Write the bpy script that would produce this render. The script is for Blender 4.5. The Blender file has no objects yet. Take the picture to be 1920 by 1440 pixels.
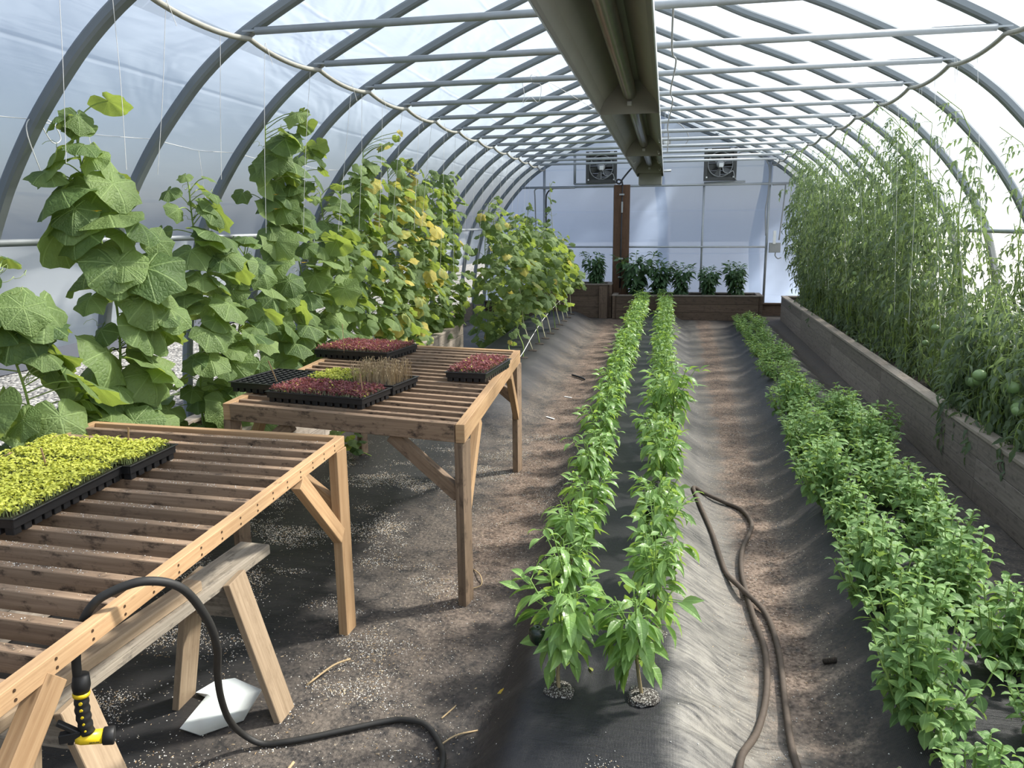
import bpy, math, random
import numpy as np
from mathutils import Vector, Matrix

random.seed(7)
R = np.random.RandomState(11)
SC = bpy.context.scene
COL = SC.collection
PI = math.pi

# ---------------------------------------------------------------- camera, sky, sun, exposure
CAM_H = 1.73
cam_d = bpy.data.cameras.new('camera')
cam = bpy.data.objects.new('camera', cam_d)
COL.objects.link(cam)
yaw, pitch, roll = 0.1971548, 0.2035751, -0.0106341
_f = Vector((-math.sin(yaw) * math.cos(pitch), math.cos(yaw) * math.cos(pitch), -math.sin(pitch)))
_r = Vector((math.cos(yaw), math.sin(yaw), 0))
_u = _r.cross(_f)
r2 = _r * math.cos(roll) + _u * math.sin(roll)
u2 = -_r * math.sin(roll) + _u * math.cos(roll)
M3 = Matrix((r2, u2, -_f)).transposed()
cam.matrix_world = Matrix.Translation((0, 0, CAM_H)) @ M3.to_4x4()
cam_d.sensor_width = 36
cam_d.lens = 1436.57 / 1920 * 36
cam_d.clip_end = 300
SC.camera = cam

wd = bpy.data.worlds.new('sky')
SC.world = wd
wd.use_nodes = True
wn = wd.node_tree
sky = wn.nodes.new('ShaderNodeTexSky')
sky.sky_type = 'NISHITA'
sky.sun_disc = False
sky.sun_elevation = math.radians(50)
sky.sun_rotation = math.radians(60)
sky.dust_density = 3.0
sky.air_density = 1.0
bg = wn.nodes['Background']
hsv = wn.nodes.new('ShaderNodeHueSaturation')
hsv.inputs['Saturation'].default_value = 0.8
wn.links.new(sky.outputs[0], hsv.inputs['Color'])
wn.links.new(hsv.outputs[0], bg.inputs[0])
bg.inputs[1].default_value = 0.125

sun_d = bpy.data.lights.new('sun', 'SUN')
sun_d.energy = 9.5
sun_d.color = (1.0, 0.95, 0.86)
sun_d.angle = math.radians(5)
sun = bpy.data.objects.new('sun', sun_d)
COL.objects.link(sun)
SUN = Vector((0.61, 0.37, 0.70)).normalized()
sun.rotation_euler = SUN.to_track_quat('Z', 'Y').to_euler()
sun.location = (8, 6, 12)

SC.view_settings.view_transform = 'Standard'
SC.view_settings.look = 'None'
SC.view_settings.gamma = 1
SC.view_settings.use_curve_mapping = False
SC.view_settings.exposure = 1.12
SC.cycles.use_denoising = True
SC.cycles.max_bounces = 8
SC.cycles.diffuse_bounces = 4
SC.cycles.glossy_bounces = 2
SC.cycles.transmission_bounces = 4
SC.cycles.transparent_max_bounces = 12
SC.cycles.caustics_reflective = False
SC.cycles.caustics_refractive = False
SC.cycles.sample_clamp_indirect = 8

# ---------------------------------------------------------------- helpers
ORD = ['first', 'second', 'third', 'fourth', 'fifth', 'sixth', 'seventh', 'eighth', 'ninth', 'tenth', 'eleventh',
       'twelfth', 'thirteenth', 'fourteenth', 'fifteenth', 'sixteenth', 'seventeenth', 'eighteenth', 'nineteenth']
TENS = {20: 'twenty', 30: 'thirty', 40: 'forty', 50: 'fifty'}


def nth(i):
    n = i + 1
    if n < 20:
        return ORD[i]
    t = n // 10 * 10
    if n == t:
        return TENS[t][:-1] + 'ieth'
    return TENS[t] + '-' + ORD[n - t - 1]


def tag(o, label=None, cat=None, group=None, kind=None):
    if label:
        o['label'] = label
    if cat:
        o['category'] = cat
    if group:
        o['group'] = group
    if kind:
        o['kind'] = kind
    return o


def thing(name, label, cat, loc=(0, 0, 0), rz=0, group=None):
    o = bpy.data.objects.new(name, None)
    o.empty_display_size = 0.1
    COL.objects.link(o)
    o.location = loc
    o.rotation_euler = (0, 0, rz)
    return tag(o, label, cat, group)


class MB:
    """collects vertices, faces, uv and a tint, then becomes one mesh object"""

    def __init__(self):
        self.V, self.F, self.UV, self.T = [], [], [], []
        self.n = 0

    def add(self, v, f, uv=None, tint=0.5):
        v = np.asarray(v, float)
        self.V.append(v)
        n = self.n
        for q in f:
            self.F.append([i + n for i in q])
        self.UV.append(np.zeros((len(v), 2)) if uv is None else np.asarray(uv, float))
        self.T.append(np.full(len(v), tint))
        self.n += len(v)

    def box(self, c, size, rot=None, b=0.002, tint=None):
        """chamfered box; the grain (u) runs along its longest side"""
        h = np.asarray(size, float) / 2
        b = min(b, h.min() * 0.6)
        L = int(np.argmax(h))
        off = random.random() * 50
        vs, uv, idx = [], [], {}
        for sx in (-1, 1):
            for sy in (-1, 1):
                for sz in (-1, 1):
                    s = (sx, sy, sz)
                    for a in range(3):
                        p = [s[i] * (h[i] if i == a else h[i] - b) for i in range(3)]
                        idx[(s, a)] = len(vs)
                        vs.append(p)
                        oth = [i for i in range(3) if i != a]
                        if a == L:
                            uv.append((p[oth[0]] * 0.5 + off, p[oth[1]] + a * 3.1))
                        else:
                            o2 = [i for i in oth if i != L][0]
                            uv.append((p[L] + off, p[o2] + a * 3.1 + s[a] * 1.7))
        fs = []
        vs = np.array(vs)

        def face(q):
            p = vs[q]
            n = np.cross(p[1] - p[0], p[2] - p[0])
            if n.dot(p.mean(0)) < 0:
                q = q[::-1]
            fs.append(q)
        for a in range(3):
            o1, o2 = [i for i in range(3) if i != a]
            for sa in (-1, 1):
                q = []
                for s1, s2 in ((-1, -1), (1, -1), (1, 1), (-1, 1)):
                    s = [0, 0, 0]
                    s[a], s[o1], s[o2] = sa, s1, s2
                    q.append(idx[(tuple(s), a)])
                face(q)
            for s1 in (-1, 1):
                for s2 in (-1, 1):
                    lo = [0, 0, 0]
                    lo[a], lo[o1], lo[o2] = -1, s1, s2
                    hi = list(lo)
                    hi[a] = 1
                    lo, hi = tuple(lo), tuple(hi)
                    face([idx[(lo, o1)], idx[(lo, o2)], idx[(hi, o2)], idx[(hi, o1)]])
        for sx in (-1, 1):
            for sy in (-1, 1):
                for sz in (-1, 1):
                    face([idx[((sx, sy, sz), a)] for a in range(3)])
        if rot is not None:
            vs = vs @ np.asarray(rot).T
        self.add(vs + np.asarray(c), fs, uv, random.random() if tint is None else tint)

    def bar(self, p0, p1, w, t, up=(0, 0, 1), b=0.002, tint=None):
        """lumber from p0 to p1: w across, t along up"""
        p0, p1 = Vector(p0), Vector(p1)
        x = (p1 - p0)
        L = x.length
        x.normalize()
        up = Vector(up)
        y = up.cross(x)
        y.normalize()
        z = x.cross(y)
        rot = np.array([x, y, z]).T
        self.box((p0 + p1) / 2, (L, w, t), rot, b, tint)

    def tube(self, pts, r, seg=8, cap=True, tint=0.5):
        pts = [Vector(p) for p in pts]
        n = len(pts)
        rs = r if hasattr(r, '__len__') else [r] * n
        vs, uv, fs = [], [], []
        prev = None
        s = 0
        for i, p in enumerate(pts):
            t = (pts[min(i + 1, n - 1)] - pts[max(i - 1, 0)])
            if t.length < 1e-9:
                t = Vector((0, 0, 1))
            t.normalize()
            if prev is None:
                a = Vector((0, 0, 1)) if abs(t.z) < 0.9 else Vector((1, 0, 0))
                prev = t.cross(a).normalized()
            prev = (prev - t * prev.dot(t)).normalized()
            bb = t.cross(prev)
            if i:
                s += (p - pts[i - 1]).length
            for k in range(seg):
                a = 2 * PI * k / seg
                vs.append(p + (prev * math.cos(a) + bb * math.sin(a)) * rs[i])
                uv.append((s, k / seg * 0.2))
        for i in range(n - 1):
            for k in range(seg):
                k2 = (k + 1) % seg
                fs.append([i * seg + k, i * seg + k2, (i + 1) * seg + k2, (i + 1) * seg + k])
        if cap:
            fs.append(list(range(seg))[::-1])
            fs.append([(n - 1) * seg + k for k in range(seg)])
        self.add([tuple(v) for v in vs], fs, uv, tint)

    def lathe(self, prof, c=(0, 0, 0), seg=24, axis='z', rot=None, cap=True):
        """prof: (radius, height) pairs"""
        vs, fs, uv = [], [], []
        n = len(prof)
        for i, (r, h) in enumerate(prof):
            for k in range(seg):
                a = 2 * PI * k / seg
                vs.append((r * math.cos(a), r * math.sin(a), h))
                uv.append((k / seg, h))
        for i in range(n - 1):
            for k in range(seg):
                k2 = (k + 1) % seg
                fs.append([i * seg + k, i * seg + k2, (i + 1) * seg + k2, (i + 1) * seg + k])
        if cap:
            fs.append(list(range(seg))[::-1])
            fs.append([(n - 1) * seg + k for k in range(seg)])
        vs = np.array(vs)
        if axis == 'y':
            vs = vs[:, [0, 2, 1]] * np.array([1, -1, 1])
        if rot is not None:
            vs = vs @ np.asarray(rot).T
        self.add(vs + np.asarray(c), fs, uv)

    def ball(self, c, r, seg=12, rings=8, sc=(1, 1, 1), bump=0.0, tint=0.5):
        vs, fs = [], []
        for i in range(rings + 1):
            ph = PI * i / rings
            for k in range(seg):
                a = 2 * PI * k / seg
                d = 1 + (random.uniform(-bump, bump) if bump else 0)
                vs.append((c[0] + r * sc[0] * d * math.sin(ph) * math.cos(a), c[1] + r * sc[1] * d * math.sin(ph) * math.sin(a), c[2] + r * sc[2] * d * math.cos(ph)))
        for i in range(rings):
            for k in range(seg):
                k2 = (k + 1) % seg
                fs.append([i * seg + k, (i + 1) * seg + k, (i + 1) * seg + k2, i * seg + k2])
        self.add(vs, fs, None, tint)

    def mesh(self, name, smooth=False):
        me = bpy.data.meshes.new(name)
        V = np.concatenate(self.V)
        UV = np.concatenate(self.UV)
        T = np.concatenate(self.T)
        tot = np.array([len(q) for q in self.F], np.int32)
        loops = np.fromiter((i for q in self.F for i in q), np.int32)
        me.vertices.add(len(V))
        me.vertices.foreach_set('co', V.astype(np.float32).ravel())
        me.loops.add(len(loops))
        me.loops.foreach_set('vertex_index', loops)
        me.polygons.add(len(tot))
        me.polygons.foreach_set('loop_start', np.concatenate([[0], np.cumsum(tot)[:-1]]).astype(np.int32))
        me.update(calc_edges=True)
        uvl = me.uv_layers.new(name='UVMap')
        uvl.data.foreach_set('uv', UV[loops].astype(np.float32).ravel())
        at = me.attributes.new('tint', 'FLOAT', 'POINT')
        at.data.foreach_set('value', T.astype(np.float32))
        me.validate()
        me.polygons.foreach_set('use_smooth', np.full(len(tot), bool(smooth)))
        return me

    def build(self, name, mat, parent=None, smooth=False):
        me = self.mesh(name, smooth)
        me.materials.append(mat)
        return put(name, me, parent)


def put(name, me, parent=None):
    o = bpy.data.objects.new(name, me)
    COL.objects.link(o)
    if parent is not None:
        o.parent = parent
    return o


def kids(o):
    return [c for c in o.children]


def copy_tree(o, parent=None):
    c = o.copy()
    COL.objects.link(c)
    if parent is not None:
        c.parent = parent
    for ch in kids(o):
        copy_tree(ch, c)
    return c


def rotm(az, el, rl):
    """local x -> direction with azimuth az and elevation el, rolled by rl about it"""
    ca, sa = math.cos(az), math.sin(az)
    ce, se = math.cos(el), math.sin(el)
    cr, sr = math.cos(rl), math.sin(rl)
    Rz = np.array([[ca, -sa, 0], [sa, ca, 0], [0, 0, 1]])
    Ry = np.array([[ce, 0, -se], [0, 1, 0], [se, 0, ce]])
    Rx = np.array([[1, 0, 0], [0, cr, -sr], [0, sr, cr]])
    return Rz @ Ry @ Rx


def smooth_path(pts, n=8):
    """Catmull-Rom through the points"""
    P = [np.array(p, float) for p in pts]
    P = [2 * P[0] - P[1]] + P + [2 * P[-1] - P[-2]]
    out = []
    for i in range(1, len(P) - 2):
        for k in range(n):
            t = k / n
            a, b, c, d = P[i - 1], P[i], P[i + 1], P[i + 2]
            out.append(0.5 * ((2 * b) + (c - a) * t + (2 * a - 5 * b + 4 * c - d) * t * t + (3 * b - a - 3 * c + d) * t ** 3))
    out.append(P[-2])
    return [tuple(p) for p in out]


# ---------------------------------------------------------------- materials
def new_mat(name):
    m = bpy.data.materials.new(name)
    m.use_nodes = True
    nt = m.node_tree
    for n in list(nt.nodes):
        nt.nodes.remove(n)
    out = nt.nodes.new('ShaderNodeOutputMaterial')
    return m, nt, out


class NT:
    """tiny node-writing helper"""

    def __init__(self, nt):
        self.nt = nt

    def n(self, t, ins=None, **kw):
        nd = self.nt.nodes.new(t)
        for k, v in kw.items():
            setattr(nd, k, v)
        for k, v in (ins or {}).items():
            if hasattr(v, 'is_linked') or hasattr(v, 'links'):
                self.nt.links.new(v, nd.inputs[k])
            else:
                nd.inputs[k].default_value = v
        return nd

    def math(self, op, a, b=0.0, clamp=False):
        return self.n('ShaderNodeMath', {0: a, 1: b}, operation=op, use_clamp=clamp).outputs[0]

    def mix(self, f, a, b):
        nd = self.n('ShaderNodeMix', {0: f, 6: a, 7: b}, data_type='RGBA')
        return nd.outputs[2]

    def ramp(self, f, stops):
        nd = self.n('ShaderNodeValToRGB', {0: f})
        el = nd.color_ramp.elements
        while len(el) < len(stops):
            el.new(0.5)
        for e, (p, c) in zip(el, stops):
            e.position = p
            e.color = c if len(c) == 4 else (*c, 1)
        return nd.outputs[0]

    def noise(self, vec, scale, detail=4, rough=0.55, dist=0.0):
        return self.n('ShaderNodeTexNoise', {'Vector': vec, 'Scale': scale, 'Detail': detail, 'Roughness': rough, 'Distortion': dist}).outputs[0]

    def smooth(self, x, a, b):
        return self.n('ShaderNodeMapRange', {0: x, 1: a, 2: b, 3: 0.0, 4: 1.0}, interpolation_type='SMOOTHSTEP').outputs[0]


def c4(c):
    return (*c, 1)


def plain(name, col, rough=0.5, metal=0.0, spec=0.5, var=0.12, scale=20):
    m, nt, out = new_mat(name)
    h = NT(nt)
    tc = h.n('ShaderNodeTexCoord').outputs['Object']
    nz = h.noise(tc, scale)
    c = h.mix(nz, c4([x * (1 - var) for x in col]), c4([min(1, x * (1 + var)) for x in col]))
    b = h.n('ShaderNodeBsdfPrincipled', {'Base Color': c, 'Roughness': rough, 'Metallic': metal, 'Specular IOR Level': spec})
    nt.links.new(b.outputs[0], out.inputs[0])
    return m


def wood(name, light, dark, dirt=0.3, dirtcol=(0.05, 0.04, 0.03), bump=0.2):
    m, nt, out = new_mat(name)
    h = NT(nt)
    uv = h.n('ShaderNodeUVMap').outputs[0]
    tint = h.n('ShaderNodeAttribute', attribute_name='tint').outputs['Fac']
    st = h.n('ShaderNodeMapping', {'Vector': uv, 'Scale': (1.3, 34, 1)}).outputs[0]
    g = h.noise(st, 2.2, 5, 0.6, 0.6)
    st2 = h.n('ShaderNodeMapping', {'Vector': uv, 'Scale': (2.0, 120, 1)}).outputs[0]
    fine = h.noise(st2, 2.0, 2)
    c = h.ramp(g, [(0.30, dark), (0.52, [(a + b) / 2 for a, b in zip(light, dark)]), (0.72, light)])
    c = h.mix(h.math('MULTIPLY', fine, 0.35), c, c4([x * 0.75 for x in dark]))
    k = h.n('ShaderNodeMapping', {'Vector': uv, 'Scale': (3.0, 9.0, 1)}).outputs[0]
    vor = h.n('ShaderNodeTexVoronoi', {'Vector': k, 'Scale': 1.6})
    knot = h.smooth(vor.outputs['Distance'], 0.10, 0.03)
    c = h.mix(h.math('MULTIPLY', knot, 0.55), c, c4([x * 0.45 for x in dark]))
    dn = h.noise(h.n('ShaderNodeMapping', {'Vector': uv, 'Scale': (5, 9, 1)}).outputs[0], 2.5, 6, 0.7)
    dm = h.math('MULTIPLY', h.smooth(dn, 0.50, 0.68), dirt)
    c = h.mix(dm, c, c4(dirtcol))
    br = h.math('ADD', h.math('MULTIPLY', tint, 0.4), 0.8)
    c = h.n('ShaderNodeMix', {0: 1.0, 6: c, 7: h.n('ShaderNodeCombineColor', {0: br, 1: br, 2: br}).outputs[0]}, data_type='RGBA', blend_type='MULTIPLY').outputs[2]
    bp = h.n('ShaderNodeBump', {'Height': g, 'Strength': bump, 'Distance': 0.004}).outputs[0]
    b = h.n('ShaderNodeBsdfPrincipled', {'Base Color': c, 'Roughness': 0.75, 'Specular IOR Level': 0.25, 'Normal': bp})
    nt.links.new(b.outputs[0], out.inputs[0])
    return m


def leaf_mat(name, dark, light, trans, yellow=None, veins=0, rough=0.42, spec=0.4, tfac=0.42):
    """tint 0..1 runs from dark to light green; above 1 it turns yellow"""
    m, nt, out = new_mat(name)
    h = NT(nt)
    tint = h.n('ShaderNodeAttribute', attribute_name='tint').outputs['Fac']
    uv = h.n('ShaderNodeUVMap').outputs[0]
    nz = h.noise(h.n('ShaderNodeTexCoord').outputs['Object'], 30, 3)
    f = h.math('ADD', tint, h.math('MULTIPLY', h.math('SUBTRACT', nz, 0.5), 0.5), True)
    c = h.mix(f, c4(dark), c4(light))
    t = h.mix(f, c4([x * 0.75 for x in trans]), c4(trans))
    if yellow:
        yf = h.smooth(h.math('ADD', tint, h.math('MULTIPLY', h.math('SUBTRACT', nz, 0.5), 0.6)), 1.0, 1.5)
        c = h.mix(yf, c, c4(yellow))
        t = h.mix(yf, t, c4(yellow))
    normal = None
    sep = h.n('ShaderNodeSeparateXYZ', {0: uv})
    if veins == 1:      # palmate
        ang = h.math('ARCTAN2', sep.outputs[1], sep.outputs[0])
        a = h.math('MULTIPLY', h.math('ABSOLUTE', ang), 7.0 / (2 * PI))
        fr = h.math('ABSOLUTE', h.math('SUBTRACT', h.math('FRACT', h.math('ADD', a, 0.5)), 0.5))
        rad = h.n('ShaderNodeVectorMath', {0: uv}, operation='LENGTH').outputs['Value']
        w = h.math('MULTIPLY', fr, rad)
        vein = h.smooth(w, 0.034, 0.006)
        net = h.n('ShaderNodeTexVoronoi', {'Vector': uv, 'Scale': 9.0}, feature='DISTANCE_TO_EDGE').outputs['Distance']
        puff = h.smooth(net, 0.0, 0.25)
        hgt = h.math('SUBTRACT', h.math('MULTIPLY', puff, 0.6), vein)
        normal = h.n('ShaderNodeBump', {'Height': hgt, 'Strength': 0.55, 'Distance': 0.006}).outputs[0]
        c = h.mix(h.math('MULTIPLY', vein, 0.45), c, c4([min(1, x * 1.7 + 0.03) for x in light]))
    elif veins == 2:    # midrib and side veins
        mid = h.smooth(h.math('ABSOLUTE', sep.outputs[1]), 0.05, 0.01)
        sv = h.math('ABSOLUTE', h.math('SUBTRACT', h.math('FRACT', h.math('MULTIPLY', h.math('SUBTRACT', sep.outputs[0], h.math('MULTIPLY', h.math('ABSOLUTE', sep.outputs[1]), 0.5)), 6.0)), 0.5))
        side = h.smooth(sv, 0.10, 0.0)
        hgt = h.math('SUBTRACT', 0.0, h.math('ADD', mid, h.math('MULTIPLY', side, 0.5)))
        normal = h.n('ShaderNodeBump', {'Height': hgt, 'Strength': 0.4, 'Distance': 0.003}).outputs[0]
        c = h.mix(h.math('MULTIPLY', mid, 0.4), c, c4([min(1, x * 1.6 + 0.03) for x in light]))
    ins = {'Base Color': c, 'Roughness': rough, 'Specular IOR Level': spec}
    if normal is not None:
        ins['Normal'] = normal
    b = h.n('ShaderNodeBsdfPrincipled', ins)
    tr = h.n('ShaderNodeBsdfTranslucent', {'Color': t})
    mx = h.n('ShaderNodeMixShader', {0: tfac, 1: b.outputs[0], 2: tr.outputs[0]})
    nt.links.new(mx.outputs[0], out.inputs[0])
    return m


def film_mat(name, clear, tcol, wrinkle=1.0, diff=0.16):
    m, nt, out = new_mat(name)
    h = NT(nt)
    uv = h.n('ShaderNodeUVMap').outputs[0]
    w1 = h.noise(h.n('ShaderNodeMapping', {'Vector': uv, 'Rotation': (0, 0, 0.6), 'Scale': (0.7, 1.3, 1)}).outputs[0], 1.0, 3, 0.5, 1.2)
    w2 = h.noise(h.n('ShaderNodeMapping', {'Vector': uv, 'Rotation': (0, 0, -0.25), 'Scale': (1.2, 9, 1)}).outputs[0], 1.5, 3, 0.5, 0.5)
    sep = h.n('ShaderNodeSeparateXYZ', {0: uv})
    fold = h.math('ABSOLUTE', h.math('SUBTRACT', h.math('FRACT', h.math('MULTIPLY', h.math('ADD', sep.outputs[1], h.math('MULTIPLY', w1, 0.05)), 1.25)), 0.5))
    fold = h.smooth(fold, 0.028, 0.0)
    hgt = h.math('ADD', h.math('ADD', w1, h.math('MULTIPLY', w2, 0.06)), h.math('MULTIPLY', fold, 0.06))
    bp = h.n('ShaderNodeBump', {'Height': hgt, 'Strength': 0.28 * wrinkle, 'Distance': 0.12}).outputs[0]
    t = h.n('ShaderNodeBsdfTranslucent', {'Color': c4(tcol), 'Normal': bp})
    d = h.n('ShaderNodeBsdfDiffuse', {'Color': (0.75, 0.8, 0.86, 1), 'Normal': bp})
    g = h.n('ShaderNodeBsdfGlossy', {'Color': (1, 1, 1, 1), 'Roughness': 0.32, 'Normal': bp})
    a = h.n('ShaderNodeMixShader', {0: diff, 1: t.outputs[0], 2: d.outputs[0]})
    b = h.n('ShaderNodeMixShader', {0: 0.012, 1: a.outputs[0], 2: g.outputs[0]})
    tr = h.n('ShaderNodeBsdfTransparent', {'Color': (0.98, 0.99, 1, 1)})
    # stretched folds scatter a little more than flat film
    cl = h.math('SUBTRACT', clear, h.math('MULTIPLY', fold, 0.06))
    e = h.n('ShaderNodeMixShader', {0: cl, 1: b.outputs[0], 2: tr.outputs[0]})
    nt.links.new(e.outputs[0], out.inputs[0])
    return m


def floor_mat():
    m, nt, out = new_mat('landscape_fabric_and_soil')
    h = NT(nt)
    pos = h.n('ShaderNodeNewGeometry').outputs['Position']
    sp = h.n('ShaderNodeSeparateXYZ', {0: pos})
    x, y, z = sp.outputs
    n1 = h.noise(pos, 1.6, 5, 0.6)
    n2 = h.noise(pos, 9, 6, 0.65)
    n3 = h.noise(pos, 60, 4, 0.6)
    xd = h.math('ADD', x, h.math('MULTIPLY', h.math('SUBTRACT', n1, 0.5), 0.22))
    xd = h.math('ADD', xd, h.math('MULTIPLY', h.math('SUBTRACT', n2, 0.5), 0.12))

    def band(cx, cs, hw, soft):
        c = h.math('ADD', h.math('MULTIPLY', y, cs), cx)
        d = h.math('ABSOLUTE', h.math('SUBTRACT', xd, c))
        return h.smooth(d, hw + soft, hw - soft * 0.5)
    soilA = band(-0.86, -0.002, 0.14, 0.16)
    soilA = h.math('MULTIPLY', soilA, h.smooth(y, 2.2, 4.2))
    soilB = band(0.47, 0.016, 0.10, 0.08)
    soilB = h.math('MULTIPLY', soilB, h.smooth(y, 1.6, 3.2))
    soil = h.math('MAXIMUM', soilA, soilB)
    soil = h.math('MULTIPLY', soil, h.smooth(n2, 0.22, 0.5))
    dustA = band(-1.05, 0.0, 0.30, 0.45)
    dustB = band(0.50, 0.016, 0.20, 0.22)
    dustC = band(1.72, 0.01, 0.25, 0.25)
    dust = h.math('MAXIMUM', h.math('MAXIMUM', dustA, dustB), h.math('MULTIPLY', dustC, 0.75))
    dust = h.math('MAXIMUM', dust, 0.06)
    low = h.smooth(z, 0.14, 0.01)
    flank_glare = h.math('MULTIPLY', band(0.25, 0.010, 0.19, 0.08), h.math('SUBTRACT', 0.95, h.math('MULTIPLY', h.smooth(y, 2.9, 5.0), 0.55)))  # sun glare on the mound's right side, painted as colour, weaker with distance
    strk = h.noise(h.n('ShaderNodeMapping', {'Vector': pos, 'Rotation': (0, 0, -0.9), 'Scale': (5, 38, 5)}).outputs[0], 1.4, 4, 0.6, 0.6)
    dust = h.math('MULTIPLY', h.math('MULTIPLY', dust, h.math('ADD', h.math('MULTIPLY', low, 0.8), 0.2)), h.smooth(h.math('ADD', h.math('MULTIPLY', n2, 0.6), h.math('MULTIPLY', n3, 0.4)), 0.30, 0.62))
    # woven threads
    wv = h.n('ShaderNodeTexWave', {'Vector': h.n('ShaderNodeMapping', {'Vector': pos, 'Scale': (1, 1, 0)}).outputs[0], 'Scale': 70, 'Distortion': 1.0, 'Detail': 1}, bands_direction='X').outputs['Fac']
    wv2 = h.n('ShaderNodeTexWave', {'Vector': h.n('ShaderNodeMapping', {'Vector': pos, 'Scale': (1, 1, 0)}).outputs[0], 'Scale': 70, 'Distortion': 1.0, 'Detail': 1}, bands_direction='Y').outputs['Fac']
    fab = h.mix(n2, (0.009, 0.0095, 0.011, 1), (0.024, 0.0245, 0.027, 1))
    dcol = h.mix(n3, (0.075, 0.062, 0.05, 1), (0.30, 0.255, 0.215, 1))
    scol = h.mix(h.smooth(h.math('ADD', h.math('MULTIPLY', n3, 0.6), h.math('MULTIPLY', n2, 0.4)), 0.35, 0.65), (0.055, 0.038, 0.029, 1), (0.27, 0.205, 0.162, 1))
    c = h.mix(h.math('MULTIPLY', dust, 0.75), fab, dcol)
    c = h.mix(h.math('MULTIPLY', flank_glare, h.smooth(h.math('ADD', h.math('MULTIPLY', strk, 0.65), h.math('MULTIPLY', n2, 0.35)), 0.28, 0.62)), c, h.mix(n2, (0.17, 0.158, 0.138, 1), (0.29, 0.272, 0.235, 1)))  # beige of the painted glare, broken up by streaks
    c = h.mix(h.math('MULTIPLY', soil, 0.9), c, scol)
    vor = h.n('ShaderNodeTexVoronoi', {'Vector': pos, 'Scale': 95.0})
    vs = h.n('ShaderNodeSeparateColor', {0: vor.outputs['Color']})
    speck = h.math('MULTIPLY', h.smooth(vor.outputs['Distance'], 0.30, 0.18), h.math('GREATER_THAN', vs.outputs[0], 0.93))
    speck = h.math('MULTIPLY', speck, h.smooth(low, 0.3, 0.9))
    c = h.mix(h.math('MULTIPLY', speck, 0.8), c, (0.42, 0.37, 0.29, 1))
    dirty = h.math('MAXIMUM', soil, dust)
    ro = h.math('ADD', 0.48, h.math('MULTIPLY', dirty, 0.5), True)
    str_ = h.noise(h.n('ShaderNodeMapping', {'Vector': pos, 'Rotation': (0, 0, 0.25), 'Scale': (3, 26, 3)}).outputs[0], 1.5, 4, 0.6, 0.8)
    hh = h.math('ADD', h.math('MULTIPLY', str_, 0.5), h.math('ADD', h.math('MULTIPLY', h.math('ADD', wv, wv2), 0.035), h.math('MULTIPLY', n3, h.math('ADD', 0.10, h.math('MULTIPLY', dirty, 0.6)))))
    bp = h.n('ShaderNodeBump', {'Height': hh, 'Strength': 0.55, 'Distance': 0.02}).outputs[0]
    sl = h.math('SUBTRACT', 0.40, h.math('MULTIPLY', dirty, 0.3))
    b = h.n('ShaderNodeBsdfPrincipled', {'Base Color': c, 'Roughness': ro, 'Specular IOR Level': sl, 'Normal': bp})
    nt.links.new(b.outputs[0], out.inputs[0])
    return m


def gravel_mat():
    m, nt, out = new_mat('pale_gravel')
    h = NT(nt)
    pos = h.n('ShaderNodeNewGeometry').outputs['Position']
    v = h.n('ShaderNodeTexVoronoi', {'Vector': pos, 'Scale': 22.0})
    s = h.n('ShaderNodeSeparateColor', {0: v.outputs['Color']})
    c = h.ramp(s.outputs[0], [(0, (0.03, 0.03, 0.03)), (0.5, (0.10, 0.10, 0.097)), (1, (0.22, 0.22, 0.21))])
    bp = h.n('ShaderNodeBump', {'Height': v.outputs['Distance'], 'Strength': 1.0, 'Distance': -0.04}).outputs[0]
    b = h.n('ShaderNodeBsdfPrincipled', {'Base Color': c, 'Roughness': 0.9, 'Normal': bp})
    nt.links.new(b.outputs[0], out.inputs[0])
    return m


def speck_mat(name, a, b_, scale=160, rough=0.9, lo=0.35):
    m, nt, out = new_mat(name)
    h = NT(nt)
    tc = h.n('ShaderNodeTexCoord').outputs['Object']
    n1 = h.noise(tc, scale, 3, 0.7)
    c = h.ramp(n1, [(lo, a), (0.66, b_)])
    bp = h.n('ShaderNodeBump', {'Height': n1, 'Strength': 0.8, 'Distance': 0.004}).outputs[0]
    b = h.n('ShaderNodeBsdfPrincipled', {'Base Color': c, 'Roughness': rough, 'Normal': bp})
    nt.links.new(b.outputs[0], out.inputs[0])
    return m


def tinted(name, cols, rough=0.8):
    """colour straight from the tint attribute"""
    m, nt, out = new_mat(name)
    h = NT(nt)
    tint = h.n('ShaderNodeAttribute', attribute_name='tint').outputs['Fac']
    c = h.ramp(tint, cols)
    b = h.n('ShaderNodeBsdfPrincipled', {'Base Color': c, 'Roughness': rough, 'Specular IOR Level': 0.2})
    nt.links.new(b.outputs[0], out.inputs[0])
    return m


FILM = film_mat('greenhouse_film', 0.34, (0.33, 0.375, 0.43))
FILM_END = film_mat('end_wall_film', 0.14, (0.35, 0.44, 0.61), 0.35)
CURTAIN = film_mat('white_side_curtain', 0.08, (0.68, 0.68, 0.67), 0.6, 0.45)
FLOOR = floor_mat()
GRAVEL = gravel_mat()
STEEL = plain('galvanised_steel', (0.36, 0.385, 0.40), 0.5, 0.35, 0.5, 0.18, 9)
STEEL_RIB = plain('grey_steel_rib', (0.21, 0.235, 0.25), 0.55, 0.25, 0.4, 0.12, 6)
PIPE_TAN = plain('weathered_pipe', (0.34, 0.335, 0.29), 0.55, 0.2, 0.4, 0.2, 15)
HEATER = plain('dusty_aluminium', (0.30, 0.30, 0.27), 0.5, 0.1, 0.5, 0.15, 5)
TUBE = plain('dull_steel_tube', (0.30, 0.30, 0.27), 0.32, 0.8, 0.5, 0.2, 6)
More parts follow.
